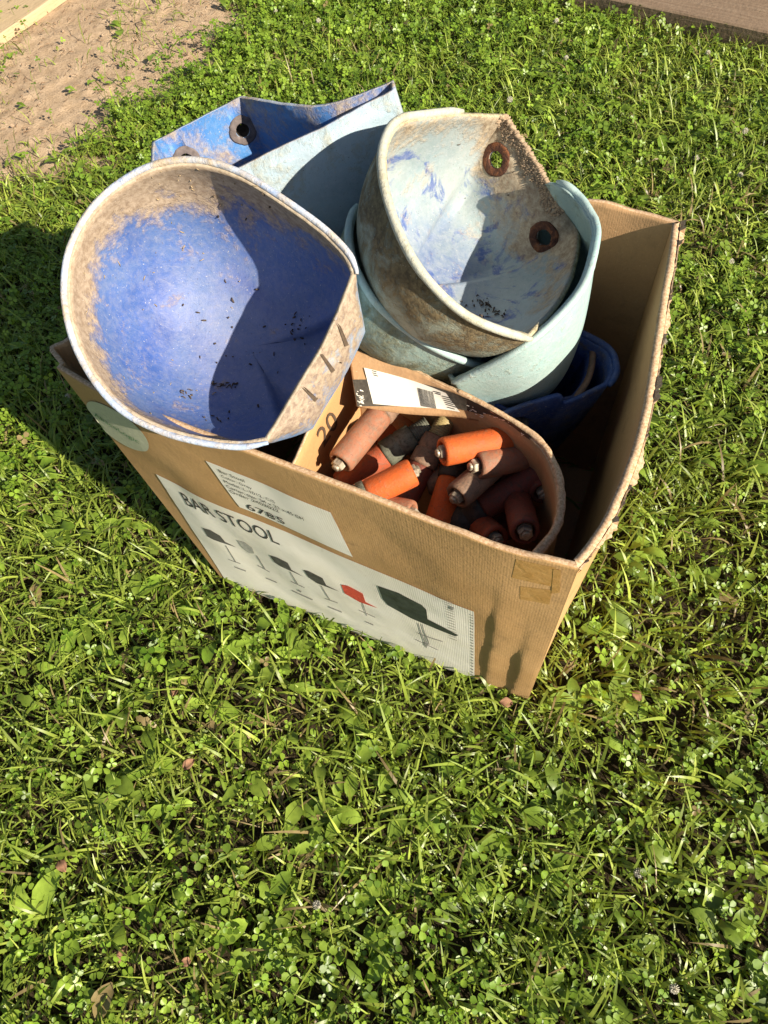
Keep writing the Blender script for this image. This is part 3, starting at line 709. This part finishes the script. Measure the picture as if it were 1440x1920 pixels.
lp_, _, _ = ruled('side_wall', [up(652, 652, ZI+.005), up(600, 760, ZI), up(545, 882, ZI)], [up(742, 800, .26), up(690, 870, .26), up(628, 960, .26)], [CARD_ORANGE, TORN], n=30, crumple=.0008)
topw = [up(652, 652, ZI+.005), up(700, 668, ZI), up(760, 689, ZI), up(860, 735, ZI), up(950, 784, ZI), up(1012, 828, ZI), up(1042, 878, ZI), up(1052, 930, ZI), up(1043, 990, ZI), up(1000, 1047, ZI)]
botw = [p+np.array([0, 0, -.30]) for p in topw]
cw, _, _ = ruled('curved_wall', topw, botw, [CARD_IN, TORN], n=110, m=14, th=.006, crumple=.003)
# torn thick top edge
mb = MB(); E_t = catmull(topw[3:], 150)
V, Fc = tube_mesh([p+np.array([0, 0, .001]) for p in E_t], [.0030+.0022*(i/150)+.0012*wave(i*.22, 1, 1) for i in range(150)], 8, True, .03); mb.add(V, Fc); mb.build('torn_edge', TORN, IB)
# inward folded flap carrying the paper label
ftop = [up(652, 652, ZI+.006), up(760, 689, ZI+.002), up(860, 735, ZI+.002), up(950, 784, ZI+.001), up(1000, 820, ZI)]
fbot = [up(669, 762, ZI-.03), up(760, 776, ZI-.035), up(860, 782, ZI-.035), up(950, 800, ZI-.03), up(995, 829, ZI-.01)]
fl, FV, (fn, fm) = ruled('flap', ftop, fbot, [CARD_IN, TORN], n=70, m=10, th=.003, crumple=.001)
FT = catmull(ftop, 71); FB = catmull(fbot, 71)
def flapP(a, b, off=.0025):
    x = min(a, .9999)*70; i = int(x); f = x-i; t = FT[i]*(1-f)+FT[i+1]*f; u = FB[i]*(1-f)+FB[i+1]*f; p = t+(u-t)*b
    nrm = unit(np.cross(FT[i+1]-FT[i], FB[i]-FT[i])); nrm = nrm if nrm@(CC-p) > 0 else -nrm
    return p+nrm*(off+.0022)
def px2flap(x, y):
    p = np.array([.4, .5])
    for _ in range(30):
        r = pr(flapP(*p))-np.array([x, y]); h = 2e-3
        J = np.array([(pr(flapP(p[0]+h, p[1]))-pr(flapP(p[0]-h, p[1])))/2/h, (pr(flapP(p[0], p[1]+h))-pr(flapP(p[0], p[1]-h)))/2/h]).T
        p = np.clip(p-np.clip(np.linalg.solve(J, r), -.15, .15), [.003, -.3], [.997, 1.4])
    return p
def flap_quad(mb, q4, off, nx=12, ny=3):
    C4 = [px2flap(*q) for q in q4]; V = []; Fc = []
    for j in range(ny+1):
        for i in range(nx+1):
            a, b = i/nx, j/ny; uv = (C4[0]*(1-a)+C4[1]*a)*(1-b)+(C4[3]*(1-a)+C4[2]*a)*b; uv[1] = min(uv[1], 1); V.append(flapP(uv[0], uv[1], off))
    for j in range(ny):
        for i in range(nx): a = j*(nx+1)+i; Fc.append((a, a+nx+1, a+nx+2, a+1))
    mb.add(V, Fc)
mb = MB(); flap_quad(mb, [(659, 711), (1000, 822), (996, 830), (669, 762)], .0006, 40, 4); mb.build('printed_band', m_flat('dark_printed_band', (.07, .06, .045), .7, .3), fl, False, fix=False)
mb = MB(); flap_quad(mb, [(682, 689), (835, 738), (862, 774), (699, 757)], .0012, 40, 6); PL = mb.build('paper_label', PAPER, fl, False, fix=False)
mb = MB()
for k in range(17):
    x = 782+k*1.75; flap_quad(mb, [(x, 727+k*.5), (x+random.choice((.6, 1.0, 1.3)), 727.2+k*.5), (x+7+.9, 762+k*.3), (x+7, 762+k*.3)], .0019, 1, 2)
for x, y, l in ((697, 694, 9), (698, 698, 8), (700, 702, 9), (812, 733, 14), (816, 737, 10), (828, 742, 22), (830, 746, 20), (832, 750, 22), (834, 754, 16), (836, 758, 22), (838, 763, 14)):
    flap_quad(mb, [(x, y), (x+l, y+l*.28), (x+l, y+l*.28+1.6), (x, y+1.6)], .0019, 3, 1)
mb.build('fine_print', INK, PL, False, fix=False)
mb = MB()
for k in range(70):
    a = random.random()**.7; x = 866+a*110; y = 768+a*46+random.uniform(-12, 4)
    if random.random() < .3: x = 664+random.uniform(0, 12); y = random.uniform(725, 760); x += (y-725)*.2
    l = random.uniform(2, 6); flap_quad(mb, [(x, y), (x+l, y+l*.35), (x+l, y+l*.35+1.3), (x, y+1.3)], .0013, 1, 1)
mb.build('fine_print', PAPER, fl, False, fix=False)
# the handwritten 20 on the side wall
trW = bvh(lp_); V, Fc, _ = text_mesh('20')
def sw(tl, tr_, bl):
    tl, tr_, bl = map(np.array, (tl, tr_, bl)); out = []
    for x, y in V:
        p = tl+(tr_-tl)*x+(bl-tl)*(1-y); c, n_ = cast(trW, *p)
        if c is None: c = hit(p[0], p[1], up(600, 830, .47), unit(np.cross(up(652, 652, .53)-up(545, 882, .53), up(742, 800, .26)-up(545, 882, .53)))); n_ = np.array([0, 0, 1.])
        if n_@(CC-c) < 0: n_ = -n_
        out.append(c+n_*.0012)
    return out
mb = MB(); mb.add(sw((591, 813), (620, 766), (606, 840)), Fc); mb.build('lettering', m_flat('marker_ink', (.10, .065, .04)), lp_, False, fix=False)

# ------------------------------------------------------------------ rollers
def roller(label, a, b, r, mat, bolt=True, coupler=None, thread=None, bmat=None, cmat=None, tilt=0):
    """a = (px,py,z) visible end, b = other end; coupler / thread lengths are added beyond b"""
    A0 = up(*a); B0 = up(*b); ax = unit(B0-A0); L = np.linalg.norm(B0-A0)
    root = empty('roller', (A0+B0)/2, label, 'roller', 'orange rollers heaped in the small carton')
    mb = MB(); prof_lathe(mb, A0, ax, [(r*.58, .018), (r*.60, .010), (r*.63, .005), (r*.67, .0012), (r*.78, 0), (r*.93, .0008), (r, .004), (r*1.005, L*.3), (r*.985, L*.62), (r, L-.004), (r*.93, L), (r*.6, L), (.0005, L-.001)], 36)
    mb.build('sleeve', mat, root)
    if bolt:
        mb = MB(); z0 = -.0065+random.uniform(-.002, .003)
        prof_lathe(mb, A0, ax, [(.0005, .016), (r*.57, .016), (r*.57, .013), (r*.2, .012)], 24)
        # washer + hex nut + stud
        prof_lathe(mb, A0+ax*.004, ax, [(.0003, 0), (r*.50, 0), (r*.50, .0025), (r*.2, .003)], 24)
        prof_lathe(mb, A0+ax*(z0+.001), ax, [(.0003, .0), (r*.42, .0), (r*.50, .0015), (r*.50, .008)], 6)
        prof_lathe(mb, A0+ax*(z0-.003), ax, [(.0003, 0), (r*.24, .0006), (r*.28, .0015), (r*.28, .008)], 12)
        mb.build('bolt', bmat or ZINC, root, False)
    e = L
    if coupler:
        mb = MB(); c = coupler
        prof_lathe(mb, A0, ax, [(r*.5, e-.001), (r*1.03, e), (r*1.06, e+.003), (r*1.05, e+c*.45), (r*.97, e+c*.47), (r*.97, e+c*.52), (r*1.04, e+c*.55), (r*.98, e+c*.95), (r*.8, e+c), (.0005, e+c)], 20)
        mb.build('coupler', cmat or R_GREY, root); e += c
    if thread:
        mb = MB(); pf = [(r*.3, e-.001)]; z = e
        while z < e+thread: pf += [(r*.70, z), (r*.78, z+.0012), (r*.70, z+.0024)]; z += .003
        pf += [(r*.62, z), (r*.5, z), (r*.48, z-.012), (.0005, z-.012)]
        prof_lathe(mb, A0, ax, pf, 24); mb.build('thread', thread_m[0], root)
    return root
thread_m = [R_GREY]
z = .40; RR = .0174
roller('dusty salmon roller against the side marked 20, bolt end towards the front', (637, 868, 0.480), (712, 778, 0.480), RR, R_SALMON, coupler=.03, cmat=R_BROWN)
roller('brown-red roller poking out from under the flap corner', (790, 842, 0.400), (732, 752, 0.420), RR, R_SALMON, bolt=False)
thread_m[0] = R_GREY
roller('red roller with a grey collar and black screw thread at its end', (636, 910, 0.415), (722, 852, 0.435), RR, R_RED, bolt=False, coupler=.045, thread=.022, cmat=R_GREY)
roller('bright orange roller lying lowest at the front, its hollow end holding a pale nut', (776, 884, 0.490), (690, 926, 0.480), RR, R_ORANGE, coupler=.02, cmat=R_GREY)
thread_m[0] = BRASS
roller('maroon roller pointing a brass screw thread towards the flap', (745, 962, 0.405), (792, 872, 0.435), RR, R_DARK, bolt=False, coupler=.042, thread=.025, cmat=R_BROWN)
roller('brightest orange roller, nearest the flap with its bolt facing left', (828, 848, 0.505), (955, 822, .485), RR, R_ORANGE)
roller('red roller lying crosswise under the label flap', (858, 795, 0.430), (960, 806, 0.430), RR, R_RED, bolt=False, coupler=.02, cmat=R_BLACK)
roller('pale salmon roller beside the curved wall with its bolt lit by the sun', (893, 873, 0.490), (1000, 853, .465), RR, R_SALMON)
roller('brown grimy roller below the pale salmon one, bolt end in shade', (856, 932, 0.470), (930, 868, 0.460), RR, R_BROWN)
roller('orange roller standing on end at the front wall with a black collar', (815, 1000, 0.420), (846, 900, 0.435), RR, R_ORANGE, bolt=False, coupler=.03, cmat=R_BLACK)
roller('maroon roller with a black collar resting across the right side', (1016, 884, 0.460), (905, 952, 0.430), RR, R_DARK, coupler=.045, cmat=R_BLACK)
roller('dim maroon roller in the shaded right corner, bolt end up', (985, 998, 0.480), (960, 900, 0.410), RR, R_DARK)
roller('dusty roller half hidden by the front edge of the box', (774, 965, 0.470), (700, 950, 0.460), RR, R_SALMON)
roller('short orange stub between two darker rollers near the side wall', (712, 838, 0.395), (760, 802, 0.400), RR, R_RED, bolt=False)
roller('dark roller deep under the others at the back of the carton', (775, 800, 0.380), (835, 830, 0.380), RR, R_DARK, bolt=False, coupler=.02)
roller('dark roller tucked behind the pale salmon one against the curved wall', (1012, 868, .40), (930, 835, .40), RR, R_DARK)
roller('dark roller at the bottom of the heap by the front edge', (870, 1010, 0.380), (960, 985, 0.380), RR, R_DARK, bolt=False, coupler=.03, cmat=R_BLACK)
roller('red roller at the bottom of the heap by the curved wall', (900, 990, 0.360), (1010, 930, 0.360), RR, R_RED, bolt=False)
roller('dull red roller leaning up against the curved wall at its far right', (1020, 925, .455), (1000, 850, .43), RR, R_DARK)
roller('grey-brown roller lying under the bright orange one near the flap', (800, 905, .415), (905, 885, .42), RR, R_BROWN, bolt=False, coupler=.02, cmat=R_BLACK)
roller('grimy red roller end showing by the front edge at right', (930, 1012, .44), (870, 960, .39), RR, R_RED)
roller('worn brown roller wedged low in the front left corner of the carton', (668, 912, .40), (742, 905, .38), RR, R_BROWN, bolt=False)
mb = MB(); V = [up(x, y, .30) for x, y in ((652, 700), (760, 740), (950, 830), (1030, 900), (1030, 980), (985, 1052), (700, 950), (600, 905))]; mb.add(V, [tuple(range(8))]); mb.build('floor_panel', CARD_IN, IB, False)

# ------------------------------------------------------------------ planks
def m_wood(name, a, b, c):
    t = NT(name); mp = t.new('ShaderNodeMapping'); mp.inputs['Scale'].default_value = (1, 16, 16); t.L(t.coord('UV'), mp.inputs['Vector'])
    n = t.noise(7, 6, .65, .5, mp.outputs[0]); n2 = t.noise(90, 4)
    col = t.mix(t.ramp(n, [(.35, 0), (.65, 1)]), a, b); col = t.mix(t.ramp(n2, [(.6, 0), (.75, .5)]), col, c)
    return t.bsdf(col, .8, t.math('ADD', n, n2), .002, spec=.2)
def plank(label, e0, e1, side, width, z, mat, ext=(1.5, 1.5)):
    a = up(*e0, z); b = up(*e1, z); d = unit(b-a); d[2] = 0; nrm = np.cross([0, 0, 1], d)*side; a = a-d*ext[0]; b = b+d*ext[1]
    n = 40; V = []; Fc = []; UV = []; prof = [(0, 0), (0, z-.004), (.004, z), (width-.004, z), (width, z-.004), (width, 0)]
    for i in range(n+1):
        p = a+(b-a)*i/n
        for w_, h_ in prof:
            q = p+nrm*(w_+.003*wave(i*.5, w_*9, 2)); V.append((q[0], q[1], h_-.003+.002*wave(i*.4, 2, 1))); UV.append((i/n*np.linalg.norm(b-a), w_+h_))
    m = len(prof)
    for i in range(n):
        for j in range(m-1): Fc.append((i*m+j, i*m+j+1, (i+1)*m+j+1, (i+1)*m+j))
    Fc += [tuple(range(m)), tuple(range(n*m, (n+1)*m))[::-1]]
    me = mesh('plank', V, Fc); u = me.uv_layers.new(name='UVMap')
    for lp in me.loops: u.data[lp.index].uv = UV[lp.vertex_index]
    fixn(me); o = link('plank', me, mat, None, False); tag(o, label, 'plank'); return o, nrm
plank('pale yellow new board lying on the bare soil', (0, 62), (90, 0), 1, .24, .03, m_wood('pale_pine', (.56, .42, .25), (.48, .35, .20), (.38, .27, .16)), (.6, 1.0))
plank('weathered grey-brown board lying in the grass beyond the box', (1120, -10), (1440, 57), 1, .17, .065, m_wood('weathered_wood', (.20, .135, .085), (.27, .195, .13), (.11, .08, .055)), (.35, 1.2))

# ------------------------------------------------------------------ lawn
BOXP = np.array([B1[:2], B2[:2], B3[:2], B4[:2]])
def scatter(n, x0, x1, y0, y1): return rng.uniform(x0, x1, n), rng.uniform(y0, y1, n)
def keep(X, Y, dens_d=0.0):
    inb = inpoly(X, Y, BOXP)
    d = sdirt(X, Y); k = ~inb & (rng.random(len(X)) < np.clip(.5-d*9, np.where(vnoise(X, Y, 3.3, 5) > .62, .06, .012), 1))
    # thin out what lies outside the photograph
    D = np.stack([X, Y, np.zeros_like(X)], 1)-CC; dz = D@CF; px = 720+FPX*(D@CR)/dz; py = 960-FPX*(D@CU)/dz
    m = np.maximum(np.maximum(-px, px-1440), np.maximum(-py, py-1920))
    return k & ((m < 60) | (rng.random(len(X)) < np.where(m < 500, .45, .15)))
def leafcol(n, kind, X, Y):
    v = vnoise(X, Y, 5, 4)*.6+vnoise(X, Y, 17, 6)*.4
    hue = rng.random(n)
    if kind == 'clover': a, b = np.array([.095, .19, .014]), np.array([.32, .44, .05])
    elif kind == 'broad': a, b = np.array([.13, .22, .02]), np.array([.33, .44, .06])
    else: a, b = np.array([.13, .21, .02]), np.array([.44, .50, .085])
    t = np.clip(.15+.5*hue+.5*(v-.4), 0, 1)[:, None]; c = a+(b-a)*t
    c = c*rng.uniform(.65, 1.45, n)[:, None]
    dry = rng.random(n) < ((.05+.18*(v > .65)) if kind == 'blade' else .008); c[dry] = np.array([.36, .27, .12])*rng.uniform(.5, 1.1, dry.sum())[:, None]
    return c
LV = []; LF = []; LC = []; off = 0
def push(V, Fq, C):   # V (n,k,3)  Fq (m,4) local   C (n,3)
    global off
    n, k, _ = V.shape; LV.append(V.reshape(-1, 3)); LF.append((Fq[None]+(np.arange(n)*k)[:, None, None]+off).reshape(-1, Fq.shape[1])); LC.append(np.repeat(C, k, 0)); off += n*k
def flush(name, label, kind='stuff'):
    global LV, LF, LC, off
    V = np.concatenate(LV); Fc = np.concatenate(LF); C = np.concatenate(LC)
    me = npmesh(name, V, Fc, 4); a = me.attributes.new('tint', 'FLOAT_COLOR', 'POINT'); a.data.foreach_set('color', np.concatenate([C, np.ones((len(C), 1))], 1).astype(np.float32).reshape(-1))
    o = link(name, me, LEAF, None, True); tag(o, label, 'plants', kind=kind); LV, LF, LC, off = [], [], [], 0; return o
def m_leaf():
    t = NT('leaf'); at = t.new('ShaderNodeAttribute', attribute_name='tint')
    b = t.new('ShaderNodeBsdfPrincipled'); b.inputs['Roughness'].default_value = .40; b.inputs['Specular IOR Level'].default_value = .42
    n = t.noise(120, 3); c = t.mix(t.ramp(n, [(.3, 0), (.7, 1)]), at.outputs['Color'], t.mix(1.0, at.outputs['Color'], (.72, .74, .7), 'MULTIPLY'))
    t.L(c, b.inputs['Base Color']); tr = t.new('ShaderNodeBsdfTranslucent'); t.L(t.mix(1.0, c, (1.5, 1.45, .6), 'MULTIPLY'), tr.inputs['Color'])
    mx = t.new('ShaderNodeMixShader'); mx.inputs[0].default_value = .24; t.L(b.outputs[0], mx.inputs[1]); t.L(tr.outputs[0], mx.inputs[2]); t.L(mx.outputs[0], t.out.inputs[0]); return t.m
LEAF = m_leaf()
AREA = (-2.0, 2.3, -.75, 4.3)
def density(n, X, Y, kind):
    m = vnoise(X, Y, 2.2, 9)*.5+vnoise(X, Y, 6, 12)*.5
    return m
def basis_from(nrm, spin):
    n = len(nrm); ref = np.tile([0.0, 0, 1], (n, 1)); ref[np.abs(nrm[:, 2]) > .95] = [1, 0, 0]
    a = np.cross(nrm, ref); a /= np.linalg.norm(a, axis=1, keepdims=True); b = np.cross(nrm, a)
    c, s = np.cos(spin)[:, None], np.sin(spin)[:, None]; return a*c+b*s, -a*s+b*c
def clover(n, hmin=.008, hmax=.042, sz=(.0022, .0070)):
    X, Y = scatter(n, *AREA); k = keep(X, Y) & (rng.random(n) < np.clip((density(n, X, Y, 'c')-.22)*2.6, .12, 1)*(.22+.78*np.clip((Y-.75)/.5, 0, 1)+.25*np.clip((.25-Y)/.3, 0, 1))); X, Y = X[k], Y[k]; n = len(X)
    H = rng.uniform(hmin, hmax, n)*(.7+.6*vnoise(X, Y, 8, 3)); tilt = np.abs(rng.normal(0, .62, n)); az = rng.uniform(0, 2*np.pi, n)
    N = np.stack([np.sin(tilt)*np.cos(az), np.sin(tilt)*np.sin(az), np.cos(tilt)], 1)
    N[:, :2] += SUN[:2]*.28; N /= np.linalg.norm(N, axis=1, keepdims=True)
    S = rng.uniform(*sz, n); spin = rng.uniform(0, 2*np.pi, n); C = leafcol(n, 'clover', X, Y)
    top = np.stack([X, Y, H], 1)
    # leaflet: local (along, across, fold)
    for j in range(3):
        A, B = basis_from(N, spin+j*2.094+rng.normal(0, .12, n)); s = S[:, None]; fold = rng.uniform(.0, .45, n)[:, None]*s
        P = lambda u, v, w: top+A*u*s+B*v*s+N*(w*fold)
        V = np.stack([P(0.12, 0, 0), P(.85, -.78, 1), P(1.5, -.85, 1.1), P(2.0, -.42, .5), P(1.92, 0, .05), P(2.0, .42, .5), P(1.5, .85, 1.1), P(.85, .78, 1), P(1.05, 0, -.1)], 1)
        push(V, np.array([[0, 1, 2, 8], [8, 2, 3, 4], [4, 5, 6, 8], [8, 6, 7, 0]]), C*rng.uniform(.88, 1.1, n)[:, None])
    base = np.stack([X+rng.normal(0, .012, n), Y+rng.normal(0, .012, n), np.zeros(n)], 1); q = np.array([.0006, 0, 0]); q2 = np.array([0, .0006, 0])
    push(np.stack([base-q, base+q, top+q, top-q], 1), np.array([[0, 1, 2, 3]]), C*.9)
def blades(n, lmin=.02, lmax=.075, w=(.0009, .0023), flat=.9):
    X, Y = scatter(n, *AREA); k = keep(X, Y) & (rng.random(n) < np.clip(1.35-density(n, X, Y, 'b')*1.25, .25, 1)); X, Y = X[k], Y[k]; n = len(X)
    Lh = rng.uniform(lmin, lmax, n)*(.7+.6*rng.random(n)); az = rng.uniform(0, 2*np.pi, n); d = np.stack([np.cos(az), np.sin(az), np.zeros(n)], 1); W = rng.uniform(*w, n)
    side = np.stack([-np.sin(az), np.cos(az), np.zeros(n)], 1); e0 = rng.uniform(.7, 1.45, n); drop = rng.uniform(.4, flat*2.0, n)
    P = np.stack([X, Y, np.zeros(n)-.002], 1); pts = [P]; seg = 4
    for i in range(seg):
        e = e0-drop*(i/(seg-1)); P = P+(d*np.cos(e)[:, None]+np.array([0, 0, 1])*np.sin(e)[:, None])*(Lh/seg)[:, None]; P = P.copy(); P[:, 2] = np.maximum(P[:, 2], .003); pts.append(P)
    tw = rng.normal(0, .6, n); V = []
    for i, p in enumerate(pts):
        ww = W*[.8, 1, .95, .7, .12][i]; sd = side*np.cos(tw*i/seg)[:, None]+np.array([0, 0, 1])*np.sin(tw*i/seg)[:, None]; V += [p-sd*ww[:, None], p+sd*ww[:, None]]
    V = np.stack(V, 1); push(V, np.array([[2*i, 2*i+1, 2*i+3, 2*i+2] for i in range(seg)]), leafcol(n, 'blade', X, Y))
def broad(X, Y, L, W, az, lift, lob, C):
    n = len(X); d = np.stack([np.cos(az), np.sin(az), np.zeros(n)], 1); sd = np.stack([-np.sin(az), np.cos(az), np.zeros(n)], 1); P = np.stack([X, Y, np.full(n, .003)], 1)
    prof = [.10, .22, .55, .82, 1.0, .93, .68, .12]; m = len(prof); V = []
    for i in range(m):
        e = lift-1.25*lift*(i/(m-1))**1.3
        if i: P = P+(d*np.cos(e)[:, None]+np.array([0, 0, 1])*np.sin(e)[:, None])*(L/(m-1))[:, None]; P = P.copy(); P[:, 2] = np.maximum(P[:, 2], .004)
        jag = 1-lob*(i % 2)*rng.uniform(.3, 1, n); ww = (W*prof[i]*jag)[:, None]; up_ = np.array([0, 0, 1])*ww*rng.uniform(.05, .55, n)[:, None]
        V += [P-sd*ww+up_, P, P+sd*ww+up_]
    V = np.stack(V, 1); Fq = []
    for i in range(m-1):
        a = 3*i; Fq += [[a, a+1, a+4, a+3], [a+1, a+2, a+5, a+4]]
    push(V, np.array(Fq), C)
def rosettes(n, L=(.03, .085), wr=(.13, .24), nl=(2, 5)):
    X, Y = scatter(n, *AREA); k = keep(X, Y); X, Y = X[k], Y[k]; cnt = rng.integers(*nl, len(X)); X = np.repeat(X, cnt); Y = np.repeat(Y, cnt); n = len(X)
    Ls = rng.uniform(*L, n); broad(X+rng.normal(0, .004, n), Y+rng.normal(0, .004, n), Ls, Ls*rng.uniform(*wr, n), rng.uniform(0, 6.283, n), rng.uniform(.35, 1.15, n), np.where(rng.random(n) < .4, .45, .08), leafcol(n, 'broad', X, Y))
blades(260000, .010, .040, (.0008, .0020)); blades(165000, .03, .085, (.0008, .0027), .9)
flush('grass', 'short green lawn grass all around the box')
clover(120000, .008, .050, (.0022, .0060)); clover(15000, .012, .052, (.004, .0078))
flush('clover', 'low white clover leaves covering the lawn')
rosettes(3600, (.02, .065), (.13, .26)); rosettes(6500, (.012, .030), (.2, .34), (2, 6))
# hand-placed larger leaves seen in the photograph
HL = [(215, 355, .08, 200), (175, 1000, .06, 20), (110, 1240, .07, 60), (320, 1505, .05, 200), (390, 1775, .07, 20), (1150, 1340, .08, 60), (1190, 1180, .07, 120), (60, 880, .07, 330), (950, 1560, .05, 200), (1310, 1100, .06, 30), (55, 1740, .09, 60), (1250, 1760, .05, 180), (560, 1230, .06, 100), (120, 870, .06, 320), (1080, 1320, .06, 30), (1160, 1045, .07, 300), (160, 150, .03, 10), (140, 160, .04, 170), (45, 190, .035, 160), (230, 200, .03, 150), (905, 1490, .05, 240), (700, 1800, .06, 40), (250, 1120, .07, 30)]
h = np.array([[*up(x, y, .02)[:2], l, math.radians(a)] for x, y, l, a in HL]); rep = 2; h = np.repeat(h, rep, 0); h[1::2, 3] += .9; h[1::2, 2] *= .8
broad(h[:, 0], h[:, 1], h[:, 2], h[:, 2]*.22, h[:, 3], np.full(len(h), .7), np.full(len(h), .12), leafcol(len(h), 'broad', h[:, 0], h[:, 1])*1.15)
flush('weeds', 'broad dandelion and plantain leaves in the lawn')
# dry litter on the bare soil
mb = MB()
X, Y = scatter(16000, *AREA); d = sdirt(X, Y); kk = d > -.02
for x, y in zip(X[kk], Y[kk]):
    l = random.uniform(.004, .022); a = random.uniform(0, 6.28); r = random.uniform(.0004, .0013); c = np.array([x, y, .001]); q = np.array([math.cos(a), math.sin(a), random.uniform(-.1, .3)])*l
    V, Fc = tube_mesh([c-q*.5, c+np.array([0, 0, r*3]), c+q*.5], r, 3); mb.add(V, Fc)
o = mb.build('dry_litter', m_flat('dry_stalks', (.27, .16, .085), .9, .5), None, fix=False); tag(o, 'dry stalks and crumbs strewn over the bare soil', 'litter', kind='stuff')
mb = MB(); X, Y = scatter(2600, *AREA); d = sdirt(X, Y); kk = d > 0
bm = bmesh.new(); bmesh.ops.create_icosphere(bm, subdivisions=1, radius=1); IV = np.array([v.co[:] for v in bm.verts]); bm.verts.index_update(); IF = [[v.index for v in f.verts] for f in bm.faces]; bm.free()
for x, y in zip(X[kk], Y[kk]):
    r = .0012+.006*random.random()**4; mb.add(np.array([x, y, r*.3])+IV*r*rng.uniform(.6, 1.2, (len(IV), 1))*np.array([1, 1.2, .7]), IF)
o = mb.build('soil_crumbs', m_flat('dry_clods', (.36, .255, .165), .95, .35), None, False, False); tag(o, 'dry clods and grit scattered on the bare soil', 'soil', kind='stuff')
# clover flowers
FLW = m_flat('clover_flower_white', (.62, .58, .46), .8, .2, 900)
fl_px = [(512, 18, 'near the top edge of the lawn'), (592, 40, ''), (1065, 108, ''), (1330, 100, ''), (1390, 245, ''), (1393, 328, ''), (1368, 492, ''), (1313, 292, ''), (1188, 1640, ''), (1265, 1842, ''), (1420, 1808, ''), (128, 740, ''), (600, 1705, ''), (1045, 40, ''), (1240, 640, ''), (955, 190, '')]
bm = bmesh.new()
for k in range(46):
    ph = math.acos(1-1.55*(k+.5)/46); th_ = k*2.399; d = Vector((math.sin(ph)*math.cos(th_), math.sin(ph)*math.sin(th_), math.cos(ph)))
    q = d.to_track_quat('Z', 'Y').to_matrix().to_4x4(); bmesh.ops.create_cone(bm, segments=5, radius1=.0010, radius2=.0004, depth=.0062, cap_ends=True, matrix=Matrix.Translation(Vector((0, 0, .028))+d*.0036) @ q)
fme = bpy.data.meshes.new('clover_flower'); bm.to_mesh(fme); bm.free(); fme.materials.append(FLW)
Vt, Ft = tube_mesh([(0, 0, 0), (.001, 0, .014), (0, 0, .027)], .0007, 5); sme = mesh('stem', Vt, Ft); sme.materials.append(m_flat('clover_stem', (.12, .20, .05)))
where = ['round white clover flower near the top edge, left of the others', 'white clover flower just right of the topmost one', 'white clover flower in the middle of the back lawn', 'white clover flower below the weathered board', 'large white clover flower at the right edge of the lawn', 'white clover flower under the large one at the right edge', 'white clover flower to the right of the box corner', 'white clover flower left of the pair by the right edge', 'white clover flower in the front lawn, below the box corner', 'pinkish clover flower low in the front lawn at right', 'clover flower lowest at the right edge', 'small clover flower in the shadow left of the box', 'clover flower in the front lawn straight below the box', 'white clover flower beside the end of the weathered board', 'clover flower close to the right wall of the box', 'clover flower just behind the beige scoop']
for (x, y, _), lb in zip(fl_px, where):
    p = up(x, y, .035); e = empty('clover_flower', (p[0], p[1], .004), lb, 'flower', 'white clover flowers in the lawn')
    hd = bpy.data.objects.new('flower_head', fme); COL.objects.link(hd); hd.parent = e
    st = bpy.data.objects.new('stem', sme); COL.objects.link(st); st.parent = e
    s_ = random.uniform(.95, 1.35); e.scale = (s_, s_, s_); e.rotation_euler = (random.uniform(-.3, .3), random.uniform(-.3, .3), random.uniform(0, 6))
# dead leaves
DL = m_flat('dead_leaf', (.30, .16, .09), .9, .45, 60)
for x, y, l, rz, lb in ((355, 1432, .03, .5, 'curled brown dead leaf in the front lawn at left'), (235, 1790, .032, 1.2, 'pinkish brown dead leaf near the bottom left'), (118, 1625, .03, 2.2, 'narrow brown dead leaf at the left edge of the front lawn'), (350, 1800, .022, .3, 'small brown dead leaf beside a big green leaf at the bottom'), (1192, 1305, .026, 2, 'reddish dead leaf to the right of the box bottom'), (948, 1318, .03, 2.9, 'pale tan dead leaf under the front right corner of the box'), (330, 1300, .02, 1, 'tiny tan dead leaf in front of the box'), (1195, 45, .03, 1, 'dry tan leaf near the weathered board')):
    p = up(x, y, .02); l *= .75; V = []; Fc = []; n = 9
    for i in range(n+1):
        t_ = i/n; ww = math.sin(math.pi*min(1, t_*.93+.05))**.8*l*.36*(1+.25*wave(i*1.1, x, 1))
        for j in range(-2, 3): q = j/2; V.append((t_*l-l/2, q*ww, .004*abs(q)**1.5+.006*math.sin(t_*3)+.0015*wave(i, j*3+x, 2)))
    for i in range(n):
        for j in range(4): a = i*5+j; Fc.append((a, a+1, a+6, a+5))
    me = mesh('dead_leaf', V, Fc); o = link('dead_leaf', me, DL); o.location = Vector(p); o.rotation_euler = (random.uniform(-.2, .3), random.uniform(-.2, .2), rz); sd = o.modifiers.new('s', 'SOLIDIFY'); sd.thickness = .0005
    bake(o); tag(o, lb, 'leaf', 'dead leaves lying in the lawn')
